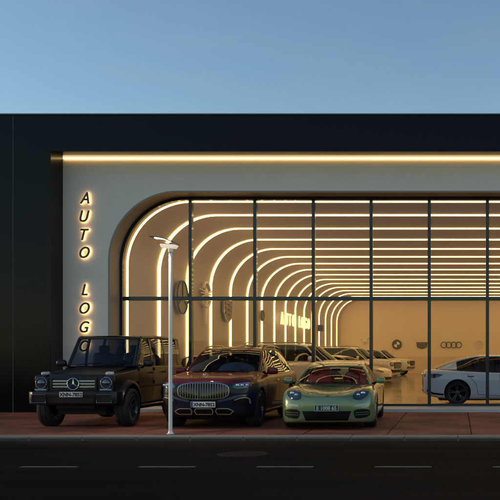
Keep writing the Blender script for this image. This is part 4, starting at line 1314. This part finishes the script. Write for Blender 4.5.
    MB().sup((0, 1.42, .875), (.70, .18, .035), .5).build('dashboard', M['cabin'], c, smooth=60)
    MB().sup((0, 1.86, 1.19), (.11, .02, .032), .6).build('rearview_mirror', M['black_trim'], c, smooth=60)
    MB().box(-.55, .55, .5, 4.5, .10, .22).build('underbody', M['under'], c)
    for x in (-.82, .82):
        wheel(c, x, .95, .345, .265, .255, SP5, M['rim_grey']); wheel(c, x, 3.87, .352, .285, .258, SP5, M['rim_grey'])
    return c

# ------------------------------------------------------------------ generic showroom cars
def build_fastback(name, label, loc, rz, paint):
    c = thing(name, label, 'car', loc, rz)
    rows = [(0.00, .26, .44, .30, .54, .42, .50, .60, .36, .665, .68), (0.06, .20, .62, .24, .72, .42, .68, .63, .52, .70, .715),
            (0.20, .17, .80, .21, .86, .43, .84, .68, .66, .76, .77), (0.45, .15, .89, .19, .94, .45, .92, .75, .73, .83, .835),
            (0.92, .15, .92, .20, .97, .48, .95, .82, .76, .90, .90), (1.40, .15, .92, .20, .965, .48, .945, .86, .80, .93, .955),
            (1.60, .15, .92, .20, .96, .48, .94, .87, .84, .91, .86), (2.8, .15, .92, .20, .955, .50, .935, .90, .85, .93, .84),
            (3.9, .15, .93, .20, .98, .52, .96, .93, .84, .98, .94), (4.45, .18, .90, .23, .95, .54, .93, .94, .80, 1.01, 1.02),
            (4.78, .24, .84, .28, .90, .55, .87, .92, .74, 1.01, 1.03), (4.92, .30, .76, .34, .82, .56, .79, .88, .68, .97, 1.0), (4.97, .36, .66, .40, .73, .58, .70, .84, .62, .92, .94)]
    V, Fc = body_loft(rows, step=.08, sub=4); pj = Proj(V, Fc)
    make_body(c, V, Fc, paint, arch_cutters(4.97, ((.93, .385), (4.0, .385)), .35, .96))
    for sd in (-1, 1):
        hl = [(.50, .66), (.72, .73), (.84, .755), (.85, .70), (.75, .665), (.55, .63)]
        padd(c, 'headlight', pj.patch(hl if sd > 0 else mir(hl), 'f', .01, .04, .04), M['lamp_house'])
        tl = [(4.42, .875), (4.60, .90), (4.83, .89), (4.86, .82), (4.74, .77), (4.55, .80)]
        padd(c, 'tail_lamp', pj.patch(tl, 's', .012, .04, .03, sd), M['tail'])
        tr = [(.30, .86), (.62, .90), (.80, .88), (.80, .80), (.60, .79), (.30, .82)]
        padd(c, 'tail_lamp', pj.patch(tr if sd > 0 else mir(tr), 'r', .012, .04, .05), M['tail'])
        for yy in (2.55, 3.62):
            q = pj.hit(yy, .80, 's', sd)[0]
            MB().sup((q.x + sd * .004, yy, .82), (.012, .10, .013), .6).build('door_handle', M['black_trim'], c, smooth=60)
        for line in ([(1.60, .30), (1.42, .6), (1.42, .86)], [(2.75, .26), (2.78, .88)], [(3.40, .3), (3.46, .6), (3.72, .90)], [(1.6, .30), (2.75, .26), (3.4, .3)]):
            padd(c, 'door_gap', pj.ribbon(line, 's', .012, .001, .01, sd), M['seam'])
        padd(c, 'sill_trim', pj.ribbon([(1.4, .19), (3.4, .19)], 's', .06, .006, .02, sd), M['black_trim'])
        mirror(c, sd, 1.03, 1.75, .99, paint, (.10, .06, .07), .07)
    padd(c, 'rear_diffuser', pj.patch([(-.6, .42), (-.55, .33), (.55, .33), (.6, .42)], 'r', .01, .04, .06), M['black_trim'])
    padd(c, 'rear_bumper_edge', pj.ribbon([(4.40, .30), (4.70, .33), (4.88, .42)], 's', .05, .01, .03, 1), M['black_trim'])
    padd(c, 'rear_bumper_edge', pj.ribbon([(4.40, .30), (4.70, .33), (4.88, .42)], 's', .05, .01, .03, -1), M['black_trim'])
    padd(c, 'front_intake', pj.patch([(-.5, .40), (-.42, .27), (.42, .27), (.5, .40)], 'f', .006, .04, .05), M['black_trim'])
    rg = [(1.30, .80, .925, 1.30, .83, .92, .32, .05), (1.75, .72, 1.14, 1.75, .87, .925, .28, .05), (2.22, .60, 1.33, 2.22, .88, .935, .2, .04), (2.75, .58, 1.405, 2.75, .88, .95, .1, .035),
          (3.3, .57, 1.40, 3.3, .88, .97, .02, .035), (3.85, .565, 1.30, 3.85, .86, .99, -.05, .035), (4.55, .62, 1.035, 4.55, .72, 1.02, -.14, .02)]
    greenhouse(c, rg, 2, 4, paint, M['tglass'], [2.95, 4.2], trim=M['black_gloss'], barw=.024, qend=5.25)
    for x in (-.37, .37): seat(c, x, 2.45, .82, 1.16, M['dark_leather'], .24, .2)
    MB().box(-.55, .55, .5, 4.5, .11, .22).build('underbody', M['under'], c)
    for x in (-.825, .825):
        for y in (.93, 4.0): wheel(c, x, y, .35, .26, .262, SP5, M['rim_grey'])
    return c

def build_big_suv(name, label, loc, rz, paint, pickup=False):
    c = thing(name, label, 'pickup' if pickup else 'car', loc, rz)
    L = 5.55
    rows = [(0.00, .46, .60, .50, .74, .75, .72, 1.02, .60, 1.10, 1.12), (0.05, .42, .74, .46, .86, .75, .84, 1.04, .72, 1.14, 1.16),
            (0.16, .38, .86, .42, .95, .76, .93, 1.06, .80, 1.17, 1.19), (0.40, .34, .93, .40, 1.0, .78, .975, 1.10, .84, 1.20, 1.22),
            (1.35, .34, .95, .40, 1.01, .80, .98, 1.14, .87, 1.23, 1.26), (1.55, .34, .95, .40, 1.0, .80, .98, 1.15, .90, 1.20, 1.14),
            (3.2, .34, .95, .40, 1.0, .80, .98, 1.16, .90, 1.20, 1.12), (4.6, .36, .95, .42, 1.0, .80, .98, 1.17, .90, 1.21, 1.13),
            (5.25, .40, .92, .46, .98, .80, .96, 1.15, .88, 1.20, 1.15), (5.48, .46, .86, .52, .93, .80, .91, 1.10, .82, 1.16, 1.16), (5.55, .50, .80, .56, .88, .80, .86, 1.06, .78, 1.12, 1.13)]
    V, Fc = body_loft(rows, step=.1, sub=4); pj = Proj(V, Fc)
    cu = arch_cutters(L, ((.98, .46), (4.25, .46)), .41, .99)
    if pickup: cu.append(MB().box(-.78, .78, 3.75, 5.40, .85, 1.6).build('tmp_cut', M['under']))
    make_body(c, V, Fc, paint, cu)
    g = padd(c, 'grille', pj.patch([(-.50, .72), (.50, .72), (.56, 1.0), (.5, 1.06), (-.5, 1.06), (-.56, 1.0)], 'f', .012, .05, .06), M['black_trim'])
    for zz in (.80, .88, .96): padd(g, 'grille_bar', pj.ribbon([(-.5, zz), (.5, zz)], 'f', .026, .03, .02), M['dark_chrome'])
    padd(c, 'bumper', pj.patch([(-.86, .50), (.86, .50), (.88, .66), (-.88, .66)], 'f', .04, .08, .06), M['dark_chrome'] if pickup else M['black_trim'])
    for sd in (-1, 1):
        hl = [(.60, .84), (.62, 1.04), (.86, 1.06), (.90, 1.0), (.88, .86)]
        h = padd(c, 'headlight', pj.patch(hl if sd > 0 else mir(hl), 'f', .014, .05, .04), M['lamp_house'])
        padd(h, 'lamp', pj.ribbon([(sd * .64, .98), (sd * .86, .98)], 'f', .03, .022, .02), M['lamp_lens'])
        tl = [(-.0 + .74, .86), (.86, .86), (.86, 1.12), (.74, 1.12)]
        padd(c, 'tail_lamp', pj.patch(tl if sd > 0 else mir(tl), 'r', .012, .04, .05), M['tail'])
        for yy in (2.68, 3.62):
            q = pj.hit(yy, 1.04, 's', sd)[0]
            MB().sup((q.x + sd * .012, yy, 1.04), (.016, .11, .02), .6).build('door_handle', M['chrome'], c, smooth=60)
        for line in ([(1.62, .44), (1.56, 1.14)], [(2.85, .42), (2.85, 1.15)], [(3.72, .75), (3.74, 1.15)], [(1.62, .44), (3.6, .44)]):
            padd(c, 'door_gap', pj.ribbon(line, 's', .014, .001, .01, sd), M['seam'])
        MB().box(min(sd * .80, sd * 1.02), max(sd * .80, sd * 1.02), 1.5, 3.7, .36, .41).build('running_board', M['black_trim'], c, bevel=.015)
        mirror(c, sd, 1.10, 1.86, 1.30, M['black_gloss'] if pickup else paint, (.13, .07, .11), .06)
        for y in (.98, 4.25):
            V2 = []; n = 16
            for i in range(n + 1):
                a = R(0 + 180 * i / n)
                for rr, xx in ((.46, .96), (.46, 1.03), (.50, 1.03), (.52, .96)): V2.append(Vector((sd * xx, y - rr * math.cos(a), .42 + rr * math.sin(a))))
            Fc2 = []
            for i in range(n):
                q = 4 * i; Fc2 += [(q + k, q + (k + 1) % 4, q + 4 + (k + 1) % 4, q + 4 + k) for k in range(4)]
            Fc2 += [(0, 1, 2, 3), (4 * n + 3, 4 * n + 2, 4 * n + 1, 4 * n)]
            MB().add(V2, Fc2).build('arch_flare', M['black_trim'] if pickup else paint, c, smooth=40)
    if pickup:
        rg = [(1.50, .84, 1.21, 1.50, .88, 1.20, .25, .03), (1.95, .76, 1.55, 1.95, .93, 1.20, .22, .03), (2.28, .70, 1.80, 2.28, .935, 1.20, .15, .04), (2.7, .70, 1.86, 2.7, .935, 1.20, .05, .04),
              (3.3, .70, 1.86, 3.3, .93, 1.21, .0, .04), (3.55, .69, 1.80, 3.55, .93, 1.21, -.03, .03), (3.72, .80, 1.22, 3.72, .90, 1.21, -.03, .0)]
        pil = [3.1]
    else:
        rg = [(1.50, .84, 1.21, 1.50, .88, 1.20, .25, .03), (1.95, .76, 1.55, 1.95, .93, 1.20, .22, .03), (2.28, .70, 1.80, 2.28, .935, 1.20, .15, .04), (3.0, .70, 1.87, 3.0, .935, 1.20, .05, .045),
              (4.2, .70, 1.87, 4.2, .93, 1.21, .0, .045), (5.15, .68, 1.80, 5.15, .92, 1.21, -.03, .03), (5.42, .80, 1.22, 5.42, .88, 1.21, -.05, .0)]
        pil = [2.95, 3.9, 4.5]
    greenhouse(c, rg, 2, 5, paint, M['tglass'], pil, trim=M['dark_chrome'], barw=.034, frame_mat=M['black_gloss'], qend=None if pickup else 5.2)
    if not pickup:
        for sd in (-1, 1):
            MB().tube([(sd * .66, 2.5, 1.88), (sd * .66, 2.65, 1.955), (sd * .66, 4.8, 1.95), (sd * .66, 4.95, 1.86)], .022, 8).build('roof_rail', M['dark_chrome'], c, smooth=60)
    for x in (-.4, .4):
        seat(c, x, 2.6, 1.12, 1.52, M['dark_leather'], .26, .15)
    MB().box(-.6, .6, .5, 5.2, .26, .44).build('underbody', M['under'], c)
    for x in (-.85, .85):
        for y in (.98, 4.25): wheel(c, x, y, .41, .28, .27, SP7, M['rim_grey'] if not pickup else M['rim_black'])
    return c

build_offroader()
build_lux_suv()
build_sports()
# car facing +X (right), turned a little to the viewer: local -Y (nose) -> +X means rz = +90deg; less = towards the viewer
def facing_right(front_px, Z, L, deg): # returns location of the nose
    return ((front_px - 458) * Z / F, Z, FL)
build_fastback('fastback_saloon', 'white fastback saloon seen tail first, right behind the glass under the round chevron emblem', (3.91, 25.72, FL), R(94), M['white_car'])
build_big_suv('large_suv', 'big silver SUV with roof rails inside the showroom, nearest the viewer of the row', facing_right(365, 33.8, 5.5, 70), R(76), M['silver'])
build_fastback('fastback_saloon', 'pale beige low saloon inside the showroom, between the silver and the pearl SUV', facing_right(388, 41.0, 5, 66), R(73), M['beige'])
build_big_suv('large_suv', 'pearl SUV inside the showroom, third of the row behind the beige saloon', facing_right(397, 46.8, 5.5, 66), R(74), M['pearl'])
build_fastback('fastback_saloon', 'white saloon inside the showroom, mostly hidden behind the black and the maroon cars', (-5.8, 29.3, FL), R(78), M['white_car'])
build_big_suv('large_suv', 'graphite SUV inside the showroom, fourth of the row, partly behind a window mullion', facing_right(384, 54.5, 5.5, 66), R(74), M['graphite'])
build_big_suv('pickup_truck', 'white pickup truck deepest in the showroom, under the round quartered emblem', facing_right(412, 61.5, 5.5, 62), R(76), M['white_car'], pickup=True)
